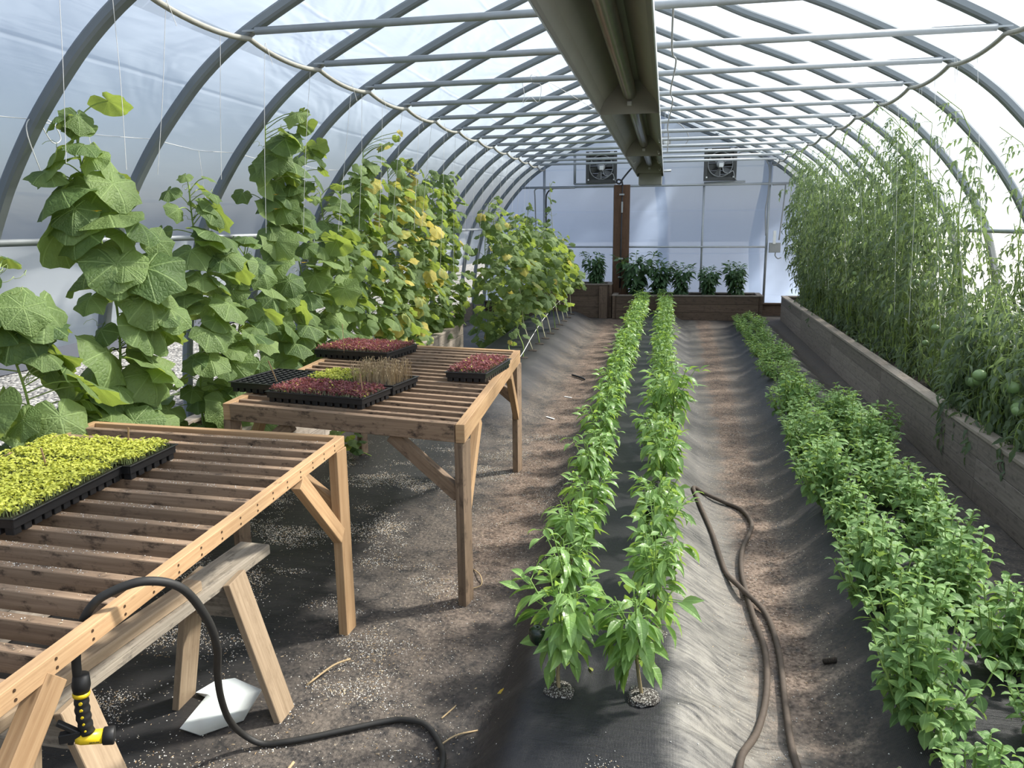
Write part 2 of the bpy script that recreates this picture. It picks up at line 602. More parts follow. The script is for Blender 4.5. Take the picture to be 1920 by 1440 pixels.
EDGE = plain('bright_aluminium_edge', (0.62, 0.64, 0.66), 0.35, 0.6, 0.5, 0.1, 8)
FANBOX = plain('dark_fan_housing', (0.07, 0.072, 0.07), 0.6, 0.2, 0.4, 0.2, 12)
FANGREY = plain('grey_fan_metal', (0.27, 0.28, 0.28), 0.45, 0.4, 0.5, 0.15, 12)
FANDARK = plain('dark_fan_blade', (0.13, 0.135, 0.135), 0.5, 0.2, 0.4, 0.15, 12)
BLACKPIPE = plain('black_pipe', (0.03, 0.03, 0.033), 0.5, 0.1, 0.4, 0.2, 12)
GREYBOX = plain('grey_plastic', (0.30, 0.31, 0.31), 0.6, 0.0, 0.4, 0.1, 12)
WHITE = plain('white_plastic', (0.75, 0.76, 0.75), 0.5, 0.0, 0.4, 0.08, 12)
TWINE = plain('white_twine', (0.72, 0.72, 0.70), 0.8, 0.0, 0.2, 0.1, 60)
LUMBER = wood('fresh_lumber', (0.52, 0.35, 0.195), (0.34, 0.205, 0.105), 0.16, (0.20, 0.11, 0.06))
SLATW = wood('damp_slat_lumber', (0.36, 0.255, 0.17), (0.21, 0.14, 0.09), 1.0, (0.06, 0.042, 0.03))
WEATHERED = wood('weathered_brown_lumber', (0.30, 0.215, 0.145), (0.165, 0.115, 0.078), 0.7, (0.055, 0.04, 0.03))
OLDWOOD = wood('grey_weathered_wood', (0.42, 0.37, 0.30), (0.23, 0.195, 0.15), 0.6, (0.055, 0.05, 0.045), 0.5)
SAWWOOD = wood('dull_tan_wood', (0.42, 0.32, 0.215), (0.27, 0.195, 0.125), 0.3, (0.15, 0.10, 0.06))
BEDWOOD = wood('dark_bed_boards', (0.19, 0.135, 0.10), (0.095, 0.066, 0.048), 0.6, (0.04, 0.03, 0.025))
GREYBED = wood('grey_bed_boards', (0.32, 0.275, 0.235), (0.20, 0.17, 0.145), 0.5, (0.06, 0.05, 0.042))
CAPWOOD = wood('pale_cap_boards', (0.48, 0.42, 0.36), (0.31, 0.26, 0.21), 0.4, (0.08, 0.065, 0.05))
POSTWOOD = wood('brown_post_wood', (0.20, 0.115, 0.070), (0.105, 0.058, 0.036), 0.3, (0.04, 0.025, 0.02))
SCREW = plain('dark_screw_head', (0.10, 0.06, 0.035), 0.5, 0.5)
TRAY = plain('black_tray_plastic', (0.012, 0.012, 0.013), 0.42, 0.0, 0.45, 0.2, 20)
SOIL = speck_mat('dark_potting_soil', (0.012, 0.009, 0.007), (0.05, 0.036, 0.026))
PLUG = speck_mat('perlite_soil', (0.022, 0.017, 0.013), (0.50, 0.48, 0.44), 190, 0.9, 0.5)
RUBBER = plain('black_rubber_hose', (0.022, 0.021, 0.019), 0.6, 0.0, 0.4, 0.35, 50)
DIRTHOSE = plain('dusty_brown_hose', (0.085, 0.066, 0.052), 0.75, 0.0, 0.25, 0.3, 60)
YELLOW = plain('yellow_plastic', (0.80, 0.56, 0.015), 0.35, 0.0, 0.5, 0.05)
BLACKP = plain('black_rubber_grip', (0.014, 0.014, 0.014), 0.5, 0.0, 0.4, 0.1)
PAPER = plain('white_plastic_sheet', (0.72, 0.77, 0.76), 0.45, 0.0, 0.4, 0.08, 7)
GRAIN = tinted('perlite_and_shavings', [(0.0, (0.34, 0.22, 0.11)), (0.45, (0.55, 0.45, 0.30)), (0.55, (0.60, 0.57, 0.50)), (1.0, (0.74, 0.72, 0.68))])
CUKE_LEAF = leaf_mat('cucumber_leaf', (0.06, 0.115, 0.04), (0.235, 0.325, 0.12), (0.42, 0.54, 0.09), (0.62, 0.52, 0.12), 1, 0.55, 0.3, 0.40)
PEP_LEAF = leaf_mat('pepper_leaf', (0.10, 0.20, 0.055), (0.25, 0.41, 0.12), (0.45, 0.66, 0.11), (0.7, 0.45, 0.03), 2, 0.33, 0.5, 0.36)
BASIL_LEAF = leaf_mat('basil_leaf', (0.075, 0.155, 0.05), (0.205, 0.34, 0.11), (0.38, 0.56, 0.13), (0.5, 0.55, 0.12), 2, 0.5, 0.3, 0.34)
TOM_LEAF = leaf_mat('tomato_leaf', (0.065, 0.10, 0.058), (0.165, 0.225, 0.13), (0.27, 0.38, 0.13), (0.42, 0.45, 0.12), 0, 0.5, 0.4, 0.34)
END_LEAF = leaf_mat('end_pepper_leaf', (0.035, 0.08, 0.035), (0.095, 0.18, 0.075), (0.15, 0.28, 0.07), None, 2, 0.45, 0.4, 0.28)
LIME_LEAF = leaf_mat('lime_seedling_leaf', (0.31, 0.36, 0.045), (0.64, 0.66, 0.14), (0.70, 0.70, 0.09), None, 0, 0.5, 0.3, 0.36)
RED_LEAF = leaf_mat('red_seedling_leaf', (0.14, 0.035, 0.045), (0.34, 0.135, 0.135), (0.38, 0.12, 0.10), (0.62, 0.62, 0.12), 0, 0.5, 0.3, 0.34)
DRY = tinted('dry_seedling', [(0.0, (0.30, 0.20, 0.10)), (1.0, (0.62, 0.48, 0.29))])
STEM = tinted('green_stem', [(0.0, (0.16, 0.20, 0.06)), (0.5, (0.26, 0.36, 0.10)), (1.0, (0.50, 0.48, 0.33))], 0.6)
PEPSTEM = tinted('pepper_stem', [(0.0, (0.30, 0.22, 0.14)), (0.4, (0.22, 0.24, 0.09)), (1.0, (0.20, 0.36, 0.08))], 0.6)
FLOWER = plain('yellow_petals', (0.85, 0.50, 0.02), 0.5)
ORANGE = plain('orange_petals', (0.85, 0.22, 0.02), 0.5)
CUKE = plain('cucumber_skin', (0.018, 0.05, 0.012), 0.35, 0, 0.5, 0.4, 40)
PEPPER = plain('dark_green_pepper', (0.012, 0.022, 0.012), 0.25, 0, 0.5, 0.2, 20)
TOMATO = plain('green_tomato_skin', (0.20, 0.30, 0.12), 0.3, 0, 0.5, 0.15, 12)
INK = plain('black_ink', (0.01, 0.01, 0.012), 0.6)
TREE_LEAF = leaf_mat('tree_leaf', (0.03, 0.07, 0.02), (0.07, 0.14, 0.04), (0.1, 0.2, 0.04))
BARK = plain('bark', (0.10, 0.075, 0.055), 0.9)

# ---------------------------------------------------------------- the shell
CX = -0.235
SPC = 0.9144


def RY(j):
    return SPC * (j + 0.6817)


YEND = RY(16)
PROF = [(0.0, 3.78), (0.48, 3.575), (0.81, 3.425), (1.1, 3.31), (1.4, 3.185), (1.87, 2.96), (2.19, 2.785), (2.42, 2.615), (2.6, 2.44),
        (2.785, 2.23), (2.95, 2.0), (3.05, 1.83), (3.14, 1.64), (3.24, 1.30), (3.31, 0.95), (3.36, 0.5), (3.38, 0.0)]
prof = smooth_path([(d, 0, z) for d, z in PROF], 4)


def prof_pts(off):
    """(d, z, arclength) along the right half, moved outward by off"""
    out, s = [], 0
    P = [np.array((p[0], p[2])) for p in prof]
    for i, p in enumerate(P):
        t = P[min(i + 1, len(P) - 1)] - P[max(i - 1, 0)]
        t /= np.linalg.norm(t)
        n = np.array((-t[1], t[0]))
        if n[0] < 0 or (i == 0):
            n = np.array((0.0, 1.0)) if i == 0 else -n
        if i:
            s += np.linalg.norm(P[i] - P[i - 1])
        q = p + n * off
        out.append((q[0], q[1], s))
    return out


film = prof_pts(0.036)
Y0F, NYF = -2.4, 96


def film_sheet(name, mat, sel, sides, y0=Y0F, y1=YEND):
    mb = MB()
    pts = [p for p in film if sel(p[1])]
    line = []
    if len(sides) == 2:
        line = [(CX - d, z, -s) for d, z, s in pts[::-1]] + [(CX + d, z, s) for d, z, s in pts[1:]]
    else:
        line = [(CX + sides[0] * d, z, sides[0] * s) for d, z, s in pts]
    ys = np.linspace(y0, y1, NYF)
    vs, uv, fs = [], [], []
    n = len(line)
    for y in ys:
        # the film sinks a little between two ribs
        ph = ((y / SPC - 0.6817) % 1.0)
        sink = 0.030 * math.sin(PI * ph) ** 2
        for xx, z, s in line:
            k = 1 - sink / 3.0
            vs.append((CX + (xx - CX) * k, y, z - sink * max(0.0, (z - 1.7)) * 0.3))
            uv.append((y, s))
    for i in range(len(ys) - 1):
        for k in range(n - 1):
            fs.append([i * n + k, i * n + k + 1, (i + 1) * n + k + 1, (i + 1) * n + k])
    mb.add(vs, fs, uv)
    o = mb.build(name, mat, None, True)
    return tag(o, kind='structure')


film_sheet('ceiling', FILM, lambda z: z > 2.77, (-1, 1))
film_sheet('wall_left', FILM, lambda z: 1.62 < z < 2.82, (-1,))
film_sheet('wall_right', FILM, lambda z: 1.62 < z < 2.82, (1,))
film_sheet('trim_1', CURTAIN, lambda z: 1.0 < z < 1.70, (-1,))
film_sheet('trim_2', CURTAIN, lambda z: 0.75 < z < 1.70, (1,))

# far end wall: one sheet of film inside the last hoop, down to the sill board
mb = MB()
top = [(CX - p[0], p[2]) for p in prof[::-1] if p[2] > 0.2] + [(CX + p[0], p[2]) for p in prof[1:] if p[2] > 0.2]
nx = len(top)
rows = 14
vs, uv, fs = [], [], []
for r in range(rows + 1):
    t = r / rows
    for x, z in top:
        zz = 0.2 + (z - 0.2) * t
        vs.append((x, YEND + 0.05, zz))
        uv.append((x, zz))
for r in range(rows):
    for k in range(nx - 1):
        fs.append([r * nx + k, r * nx + k + 1, (r + 1) * nx + k + 1, (r + 1) * nx + k])
mb.add(vs, fs, uv)
tag(mb.build('wall_far', FILM_END), kind='structure')
mb = MB()
mb.box((CX, YEND + 0.0, 0.11), (6.7, 0.05, 0.22))
mb.box((CX, YEND - 0.015, 0.232), (6.7, 0.11, 0.024))
tag(mb.build('baseboard_far', BEDWOOD), kind='structure')
for s, nm in ((-1, 'baseboard_left'), (1, 'baseboard_right')):
    mb = MB()
    mb.box((CX + s * 3.40, 6.4, 0.14), (0.045, 17.6, 0.30))
    tag(mb.build(nm, GREYBED), kind='structure')

# floor: landscape fabric over mounded beds
def sstep(x, a, b):
    t = np.clip((x - a) / (b - a), 0, 1)
    return t * t * (3 - 2 * t)


def floor_h(X, Y):
    X = np.asarray(X, float)
    Y = np.asarray(Y, float)
    c = -0.19
    wl = 0.42 + 0.16 * sstep(Y, 2, 6)
    hl = sstep(X, c - wl, c - 0.22) * (1 - sstep(X, c + 0.22, c + 0.58))
    end = sstep(Y, 1.55, 2.25) * (1 - sstep(Y, 14.2, 14.5))
    h = 0.18 * hl * end
    lf = 0.46 + 0.043 * Y
    rt = 1.70 + 0.016 * Y
    hb = sstep(X, lf, lf + 0.38) * (1 - sstep(X, rt - 0.38, rt - 0.02))
    h = h + 0.18 * hb * sstep(Y, 1.2, 1.7) * (1 - sstep(Y, 13.4, 14.0))
    hc = sstep(X, -2.55, -2.2) * (1 - sstep(X, -1.62, -1.10))
    h = h + 0.20 * hc * sstep(Y, 6.0, 6.9) * (1 - sstep(Y, 13.8, 14.3))
    # small slack folds in the cloth
    h = h + 0.006 * np.sin(X * 3.1 + 1.7 * np.sin(Y * 2.3)) * np.sin(Y * 4.7 + 1.3 * np.sin(X * 4.0)) * 0.6 * (1 - 0.85 * sstep(Y, 4.0, 6.5))
    h = h + 0.003 * (1 - sstep(Y, 4, 7)) * np.sin(Y * 11 + 2.5 * np.sin(X * 5)) * np.sin(X * 2.0 + Y)
    # pull lines that radiate from the mound ends
    for (mx, my) in ((-0.19, 2.05), (-1.75, 6.7)):
        a = np.arctan2(Y - my, X - mx)
        r = np.hypot(X - mx, Y - my)
        h = h + 0.012 * np.sin(a * 19) * np.exp(-((r - 0.55) / 0.28) ** 2) * (Y < my + 0.5)
    return h


xs = np.arange(-3.40, 3.20, 0.036)
ys = np.concatenate([np.arange(0.3, 5, 0.036), np.arange(5, YEND + 0.06, 0.075)])
GX, GY = np.meshgrid(xs, ys)
GZ = floor_h(GX, GY)
mb = MB()
nx = len(xs)
ii = (np.arange(len(ys) - 1)[:, None] * nx + np.arange(nx - 1)[None, :]).ravel()
mb.add(np.stack([GX.ravel(), GY.ravel(), GZ.ravel()], 1), np.stack([ii, ii + 1, ii + nx + 1, ii + nx], 1).tolist(), np.stack([GX.ravel(), GY.ravel()], 1))
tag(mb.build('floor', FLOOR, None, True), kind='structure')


def fz(x, y):
    return float(floor_h(x, y))


mb = MB()
mb.add([(-60, -30, -0.03), (60, -30, -0.03), (60, 80, -0.03), (-60, 80, -0.03)], [[0, 1, 2, 3]])
tag(mb.build('gravel_ground', GRAVEL), kind='structure')
mb = MB()
g = [(-14 + 0.5 * i, -4 + 0.8 * j) for j in range(26) for i in range(13)]
mb.add([(x, y, -0.008 + 0.012 * math.sin(x * 3 + y * 2)) for x, y in g], [[j * 13 + i, j * 13 + i + 1, (j + 1) * 13 + i + 1, (j + 1) * 13 + i] for j in range(25) for i in range(12)])
tag(mb.build('fabric_strip', BLACKPIPE, None, True), 'black ground cover strip lying outdoors beyond the pale gravel', 'ground cover')

# ---------------------------------------------------------------- ribs, ties, pipes
def rib_mesh(hw=0.033, hd=0.029):
    o_, i_ = prof_pts(hd), prof_pts(-hd)
    line = [(-a[0], a[1], -b[0], b[1]) for a, b in zip(o_[::-1], i_[::-1])] + [(a[0], a[1], b[0], b[1]) for a, b in zip(o_[1:], i_[1:])]
    vs, fs, uv = [], [], []
    for k, (ox, oz, ix, iz) in enumerate(line):
        # slightly crowned sides read as a rolled oval tube
        mx, mz = (ox + ix) / 2, (oz + iz) / 2
        for (x, z, w) in ((ox, oz, hw * 0.72), (mx + (ox - mx) * 0.55, mz + (oz - mz) * 0.55, hw), (mx + (ix - mx) * 0.55, mz + (iz - mz) * 0.55, hw), (ix, iz, hw * 0.72)):
            vs += [(x, -w, z), (x, w, z)]
            uv += [(k * 0.1, 0), (k * 0.1, 1)]
    n = len(line)
    ring = [0, 2, 4, 6, 7, 5, 3, 1]
    for k in range(n - 1):
        for a in range(8):
            b = (a + 1) % 8
            fs.append([k * 8 + ring[a], k * 8 + ring[b], (k + 1) * 8 + ring[b], (k + 1) * 8 + ring[a]])
    mb = MB()
    mb.add(vs, fs, uv)
    return mb


rib0 = None
rib_me = None
for j in range(2, 17):
    if rib_me is None:
        rib_me = rib_mesh().mesh('steel_rib')
        rib_me.materials.append(STEEL_RIB)
    o = put('steel_rib', rib_me)
    o.location = (CX, RY(j), 0)
    tag(o, 'bowed grey steel rib under the film, %s from the near end' % nth(j - 2), 'rib', 'bowed steel ribs')

TZ = 2.816
TX0, TX1 = CX - 2.135, CX + 2.135
for j in range(4, 16):
    t = thing('cross_tie', 'straight grey tie tube spanning the roof, %s from the near end' % nth(j - 4), 'roof tie', (CX, RY(j) - 0.03, TZ), 0, 'roof cross ties')
    mb = MB()
    mb.tube([(-2.06, 0, 0), (2.06, 0, 0)], 0.021, 12)
    mb.build('tie_tube', STEEL, t, True)
    for s in (-1, 1):
        mb = MB()
        mb.bar((s * 2.02, 0, 0), (s * 2.145, 0.012, 0.004), 0.03, 0.012)
        mb.build('flattened_end', STEEL, t)

for s, nm, lab in ((-1, 'left', 'scalloped support pipe sagging from rib to rib along the cucumber side'), (1, 'right', 'scalloped support pipe sagging from rib to rib along the tomato side')):
    mb = MB()
    pts = []
    for j in range(2, 16):
        for k in range(10):
            u = k / 10
            sag = 0.038 * (4 * u * (1 - u)) ** 0.9
            pts.append((CX + s * 2.12, RY(j) + SPC * u, TZ - 0.030 - sag))
    pts.append((CX + s * 2.12, RY(16) - 0.03, TZ - 0.03))
    mb.tube(pts, 0.015, 10)
    tag(mb.build('support_pipe', PIPE_TAN, None, True), lab, 'pipe')

for s, zz, lab in ((-1, 1.67, 'grey base rail pipe running along the ribs behind the cucumbers'), (1, 1.64, 'grey base rail pipe running along the ribs behind the tomatoes')):
    mb = MB()
    mb.tube([(CX + s * 3.085, 0.5, zz), (CX + s * 3.085, YEND - 0.06, zz)], 0.020, 10)
    tag(mb.build('base_rail', STEEL, None, True), lab, 'pipe')

# ---------------------------------------------------------------- end wall frame and fittings
YP = YEND - 0.02


def pole(name, a, b, r, label, mat=STEEL):
    mb = MB()
    mb.tube([a, b], r, 10)
    tag(mb.build(name, mat, None, True), label, 'pole', 'end wall frame poles')


pole('end_wall_pole', (1.845, YP, 0.24), (1.845, YP, 2.83), 0.024, 'upright steel pole right of the last planter at the far wall')
pole('end_wall_pole', (0.67, YP, 0.24), (0.67, YP, 2.46), 0.020, 'upright steel pole below the right exhaust fan')
pole('end_wall_pole', (-2.356, YP, 0.24), (-2.356, YP, 2.84), 0.026, 'upright steel pole behind the last cucumber vines')
pole('end_wall_pole', (-1.0, YP, 0.24), (-1.0, YP, 2.46), 0.018, 'slim upright pole along the brown wooden post')
pole('end_wall_pole', (-1.76, YP - 0.03, 2.50), (-1.76, YP - 0.03, 3.05), 0.026, 'short upright pole left of the left exhaust fan')
pole('end_wall_rail', (-2.80, YP - 0.05, 2.452), (2.45, YP - 0.05, 2.440), 0.022, 'long horizontal rail at fan height across the far wall')
pole('end_wall_rail', (-2.30, YP - 0.05, 1.315), (1.82, YP - 0.05, 1.295), 0.018, 'horizontal rail at mid height across the far wall')
pole('end_wall_rail', (1.85, YP - 0.04, 2.44), (2.92, YP - 0.04, 2.44), 0.018, 'short horizontal rail right of the far right pole')
pole('end_wall_rail', (-1.76, YP - 0.08, 2.50), (-0.97, YP - 0.08, 2.50), 0.020, 'short tube under the left exhaust fan')
pole('end_wall_rail', (0.66, YP - 0.08, 2.475), (1.40, YP - 0.08, 2.49), 0.020, 'short tube under the right exhaust fan')

mb = MB()
mb.tube(smooth_path([(-1.75, YP - 0.07, 2.43), (-2.30, YP - 0.07, 2.43), (-2.52, YP - 0.07, 2.42), (-2.53, YP - 0.07, 2.2), (-2.50, YP - 0.07, 1.2)], 6), 0.013, 8)
tag(mb.build('conduit', GREYBOX, None, True), 'grey electric conduit bending down left of the far left pole', 'conduit')
mb = MB()
mb.tube(smooth_path([(-2.17, YP - 0.06, 2.43), (-2.28, YP - 0.07, 2.36), (-2.315, YP - 0.07, 2.15), (-2.30, YP - 0.07, 1.2)], 6), 0.014, 8)
tag(mb.build('conduit', BLACKPIPE, None, True), 'black conduit hugging the far left pole on its right', 'conduit')
mb = MB()
mb.tube(smooth_path([(1.25, YP - 0.05, 2.98), (1.34, YP - 0.07, 3.02), (1.55, YP - 0.07, 3.0), (1.80, YP - 0.06, 2.78), (1.82, YP - 0.06, 2.3), (1.79, YP - 0.06, 1.95), (1.82, YP - 0.06, 1.5)], 6), 0.012, 8)
tag(mb.build('conduit', GREYBOX, None, True), 'pale cable arching from the right fan down the far right pole', 'conduit')
mb = MB()
mb.tube(smooth_path([(1.89, YP - 0.05, 2.42), (2.10, YP - 0.05, 2.42), (2.12, YP - 0.05, 2.40), (2.10, YP - 0.05, 2.0), (2.06, YP - 0.05, 1.42)], 6), 0.013, 8)
tag(mb.build('conduit', GREYBOX, None, True), 'grey conduit dropping to the small wall box', 'conduit')
t = thing('junction_box', 'small grey electric box on the far wall beside the right pole', 'electric box', (1.99, YP - 0.05, 1.28))
mb = MB()
mb.box((0, 0, 0), (0.20, 0.09, 0.18))
mb.build('housing', GREYBOX, t)
mb = MB()
mb.box((-0.02, -0.05, 0.19), (0.05, 0.03, 0.24))
mb.build('switch_tube', WHITE, t)
mb = MB()
mb.tube(smooth_path([(0.02, 0, -0.08), (0.02, 0, -0.15), (0.07, 0, -0.2), (0.13, 0, -0.18)], 5), 0.011, 8)
mb.build('cable', GREYBOX, t, True)


def fan(label, loc):
    t = thing('exhaust_fan', label, 'fan', loc, 0, 'exhaust fans on the far wall')
    W = 0.29
    mb = MB()
    for s in (-1, 1):
        mb.box((s * (W - 0.03), 0, 0), (0.06, 0.14, 2 * W))
        mb.box((0, 0, s * (W - 0.03)), (2 * W - 0.12, 0.14, 0.06))
    n = 28      # the square plate with its round opening
    vs, fs = [], []
    for k in range(n):
        a = 2 * PI * k / n
        ca, sa = math.cos(a), math.sin(a)
        q = min(0.24 / max(abs(ca), 1e-6), 0.24 / max(abs(sa), 1e-6))
        vs += [(0.222 * ca, -0.02, 0.222 * sa), (q * ca, -0.02, q * sa)]
    for k in range(n):
        k2 = (k + 1) % n
        fs.append([2 * k, 2 * k + 1, 2 * k2 + 1, 2 * k2])
    mb.add(vs, fs)
    mb.build('housing', FANBOX, t)
    mb = MB()
    mb.tube([(0.222 * math.cos(2 * PI * k / 32), -0.05, 0.222 * math.sin(2 * PI * k / 32)) for k in range(33)], 0.011, 6, False)
    mb.build('ring', FANGREY, t, True)
    mb = MB()
    for q in range(7):
        zq = -0.21 + 0.07 * q
        mb.bar((-0.23, 0.062, zq), (0.23, 0.062, zq), 0.012, 0.066, (0, 0.25, 1))
    mb.build('shutter', FANBOX, t)
    for k in range(6):
        a = 2 * PI * k / 6 + 0.3
        mb = MB()
        vs, fs = [], []
        for i in range(5):
            r = 0.06 + 0.148 * i / 4
            w = 0.30 + 0.12 * i / 4
            for s in (-1, 0, 1):
                b = a + s * w / (1 + 0.4 * i / 4) * 0.9
                vs.append((r * math.cos(b), -0.01 + s * 0.022, r * math.sin(b)))
        for i in range(4):
            for s in range(2):
                fs.append([i * 3 + s, i * 3 + s + 1, i * 3 + s + 4, i * 3 + s + 3])
        mb.add(vs, fs)
        mb.build('blade', FANDARK, t, True)
    mb = MB()
    mb.lathe([(0.0, -0.02), (0.068, -0.02), (0.072, 0.03), (0.068, 0.10), (0.055, 0.115), (0.0, 0.116)], (0, 0, 0), 20, 'y', None, False)
    m_ = mb.build('motor', GREYBOX, t, True)
    mb = MB()
    mb.box((0.01, -0.125, -0.02), (0.075, 0.03, 0.07))
    mb.build('terminal_box', WHITE, m_)
    for a in (0.5, 2.6, 4.7):
        mb = MB()
        mb.bar((0.06 * math.cos(a), -0.06, 0.06 * math.sin(a)), (0.222 * math.cos(a), -0.06, 0.222 * math.sin(a)), 0.014, 0.01, (0, 1, 0))
        mb.build('strut', FANGREY, t)
    mb = MB()
    mb.tube(smooth_path([(0.03, -0.13, -0.04), (0.06, -0.15, -0.14), (0.14, -0.15, -0.17), (0.22, -0.13, -0.13), (0.26, -0.11, -0.24), (0.30, -0.08, -0.30)], 6), 0.008, 6)
    mb.build('cable', GREYBOX, t, True)
    for s in (-1, 1):
        mb = MB()
        mb.box((s * 0.2, -0.075, 0.265), (0.07, 0.012, 0.03))
        mb.build('clip', WHITE, t)
        mb = MB()
        mb.box((s * 0.24, -0.075, -0.23), (0.028, 0.012, 0.028))
        mb.build('bolt', WHITE, t)
    return t


fan('exhaust fan in a dark square housing above the brown post', (-1.245, YP - 0.09, 2.80))
fan('exhaust fan in a dark square housing above the right planter end', (0.94, YP - 0.09, 2.80))

t = thing('wooden_post', 'tall brown post of two upright boards standing at the far planters', 'post', (-0.835, 14.9, 0))
for xx, ty in ((-0.075, 0.0), (0.075, 0.012)):
    mb = MB()
    mb.box((xx, ty, 1.23), (0.148, 0.045, 2.46))
    mb.build('board', POSTWOOD, t)
t = thing('water_pipe', 'dark water pipe running up the brown post with a hose loop on top', 'pipe', (-0.845, 14.84, 0))
mb = MB()
mb.tube([(0.0, 0, 0.55), (0.01, 0, 1.2), (0.02, 0, 2.45)], 0.013, 8)
mb.build('riser', BLACKPIPE, t, True)
mb = MB()
mb.tube(smooth_path([(0.02, 0, 2.45), (0.0, 0, 2.53), (-0.07, 0, 2.55), (-0.09, 0, 2.50), (-0.03, 0, 2.48), (0.02, 0.0, 2.56), (0.10, 0, 2.66), (0.20, -0.05, 2.76), (0.28, -0.1, 2.78)], 6), 0.016, 8)
mb.build('hose_loop', BLACKPIPE, t, True)
for zz in (0.75, 2.28, 1.1):
    mb = MB()
    mb.box((0.01, -0.018, zz), (0.09, 0.02, 0.03))
    mb.build('clamp', STEEL, t)
mb = MB()
mb.box((0.02, -0.02, 2.05), (0.03, 0.03, 0.20))
mb.build('valve', STEEL, t)

t = thing('sensor_unit', 'small grey control unit hanging near the ridge beyond the heater', 'sensor', (-0.05, 14.3, 3.15))
mb = MB()
mb.box((0, 0, 0.0), (0.16, 0.10, 0.16))
mb.build('housing', GREYBOX, t)
mb = MB()
mb.lathe([(0.0, 0), (0.05, 0), (0.05, 0.03), (0.0, 0.03)], (0, -0.05, -0.02), 16, 'y', None, False)
mb.build('dial', WHITE, t, True)
mb = MB()
mb.box((0, 0, 0.18), (0.2, 0.02, 0.02))
for s in (-1, 1):
    mb.box((s * 0.03, 0, 0.32), (0.012, 0.012, 0.48))
mb.build('hanger', STEEL, t)
mb = MB()
mb.tube(smooth_path([(0.07, 0, 0.35), (0.25, 0.1, 0.28), (0.38, 0.1, 0.1), (0.32, 0.1, -0.05), (0.1, 0.05, -0.06)], 6), 0.008, 6)
mb.build('cable', GREYBOX, t, True)

# ---------------------------------------------------------------- the long heater
HX, HZ, HWD = -0.257, 2.43, 0.187
t = thing('radiant_heater', 'long grey radiant tube heater hanging under the ridge', 'heater', (HX, 0, HZ))
HP = [(-HWD, 0.0), (-HWD, 0.03), (-0.160, 0.085), (-0.105, 0.150), (-0.055, 0.205), (0.055, 0.205), (0.105, 0.150), (0.160, 0.085), (HWD, 0.03), (HWD, 0.0)]
segs = [(1.2, 2.15), (2.2, 5.25), (5.31, 8.45), (8.51, 11.2), (11.26, 12.0)]


def sheet(line, y0, y1, th=0.003):
    m = MB()
    vs, fs = [], []
    n = len(line)
    for y in (y0, y1):
        for x, z in line:
            vs.append((x, y, z))
        for x, z in line:
            vs.append((x * (1 + 2 * th), y, z + th))
    for k in range(n - 1):
        fs.append([k, k + 1, 2 * n + k + 1, 2 * n + k])
        fs.append([n + k, 3 * n + k, 3 * n + k + 1, n + k + 1])
    m.add(vs, fs)
    return m


for i, (a, b) in enumerate(segs):
    r_ = sheet(HP, a, b).build('reflector', HEATER, t)
    for s in (-1, 1):
        mb = MB()
        mb.box((s * (HWD + 0.004), (a + b) / 2, 0.02), (0.006, b - a, 0.05))
        mb.build('lip', EDGE, r_)
    if i >= 1:
        mb = MB()       # baffle closing the end of the trough, notched around the tube
        pts = [(x * 1.004, z * 1.01) for x, z in HP[::-1]]
        m2 = len(pts)
        vs = [(x, b, z) for x, z in pts] + [(x, b + 0.004, z) for x, z in pts]
        mb.add(vs, [list(range(m2))[::-1], [m2 + k for k in range(m2)]])
        mb.build('baffle', HEATER, t)
        mb = MB()
        mb.box((0, b - 0.012, 0.062), (0.030, 0.016, 0.028))
        mb.build('bracket', EDGE, t)
mb = MB()
mb.tube([(0, 1.2, 0.128), (0, 11.9, 0.128)], 0.043, 16)
mb.build('burner_tube', TUBE, t, True)
mb = MB()
mb.box((0.0, 12.05, -0.04), (0.34, 0.36, 0.17), None, 0.008)
mb.box((0.0, 12.05, 0.10), (0.30, 0.30, 0.14), None, 0.008)
bx = mb.build('burner_box', HEATER, t)
mb = MB()
mb.tube([(0.05, 11.9, 0.06), (0.30, 11.9, 0.07)], 0.016, 8)
mb.build('gas_pipe', STEEL, t, True)
for yy in (2.2, 5.28, 8.48, 11.2):
    mb = MB()
    for s in (-1, 1):
        mb.tube([(s * 0.1, yy, 0.14), (0.0, yy, TZ - HZ + 0.0)], 0.004, 6)
    mb.build('hanger_chain', STEEL, t)
for (sx, yy, az) in ((-0.16, 9.2, 0.4), (0.15, 8.1, 1.2), (0.13, 9.3, 0.8), (0.17, 7.0, 1.4), (0.16, 10.6, 2.0)):
    mb = MB()
    mb.tube(smooth_path([(sx, yy, 0.02), (sx + 0.02 * math.cos(az), yy, -0.012), (sx + 0.05 * math.cos(az), yy + 0.02, -0.002), (sx + 0.05 * math.cos(az), yy + 0.03, 0.012)], 4), 0.003, 5)
    mb.build('wire_tail', WHITE, t)
mb = MB()
mb.tube(smooth_path([(0.01, 4.0, 3.1), (0.0, 5.0, 2.78), (0.03, 5.6, 2.80), (0.0, 6.4, 2.74), (0.02, 7.4, 2.80), (-0.02, 8.6, 2.74), (-0.01, 10.0, 2.80), (-0.02, 11.5, 2.72)], 8), 0.006, 6)
tag(mb.build('power_cord', GREYBOX, None, True), 'grey cord looping along the right side of the heater', 'cord')

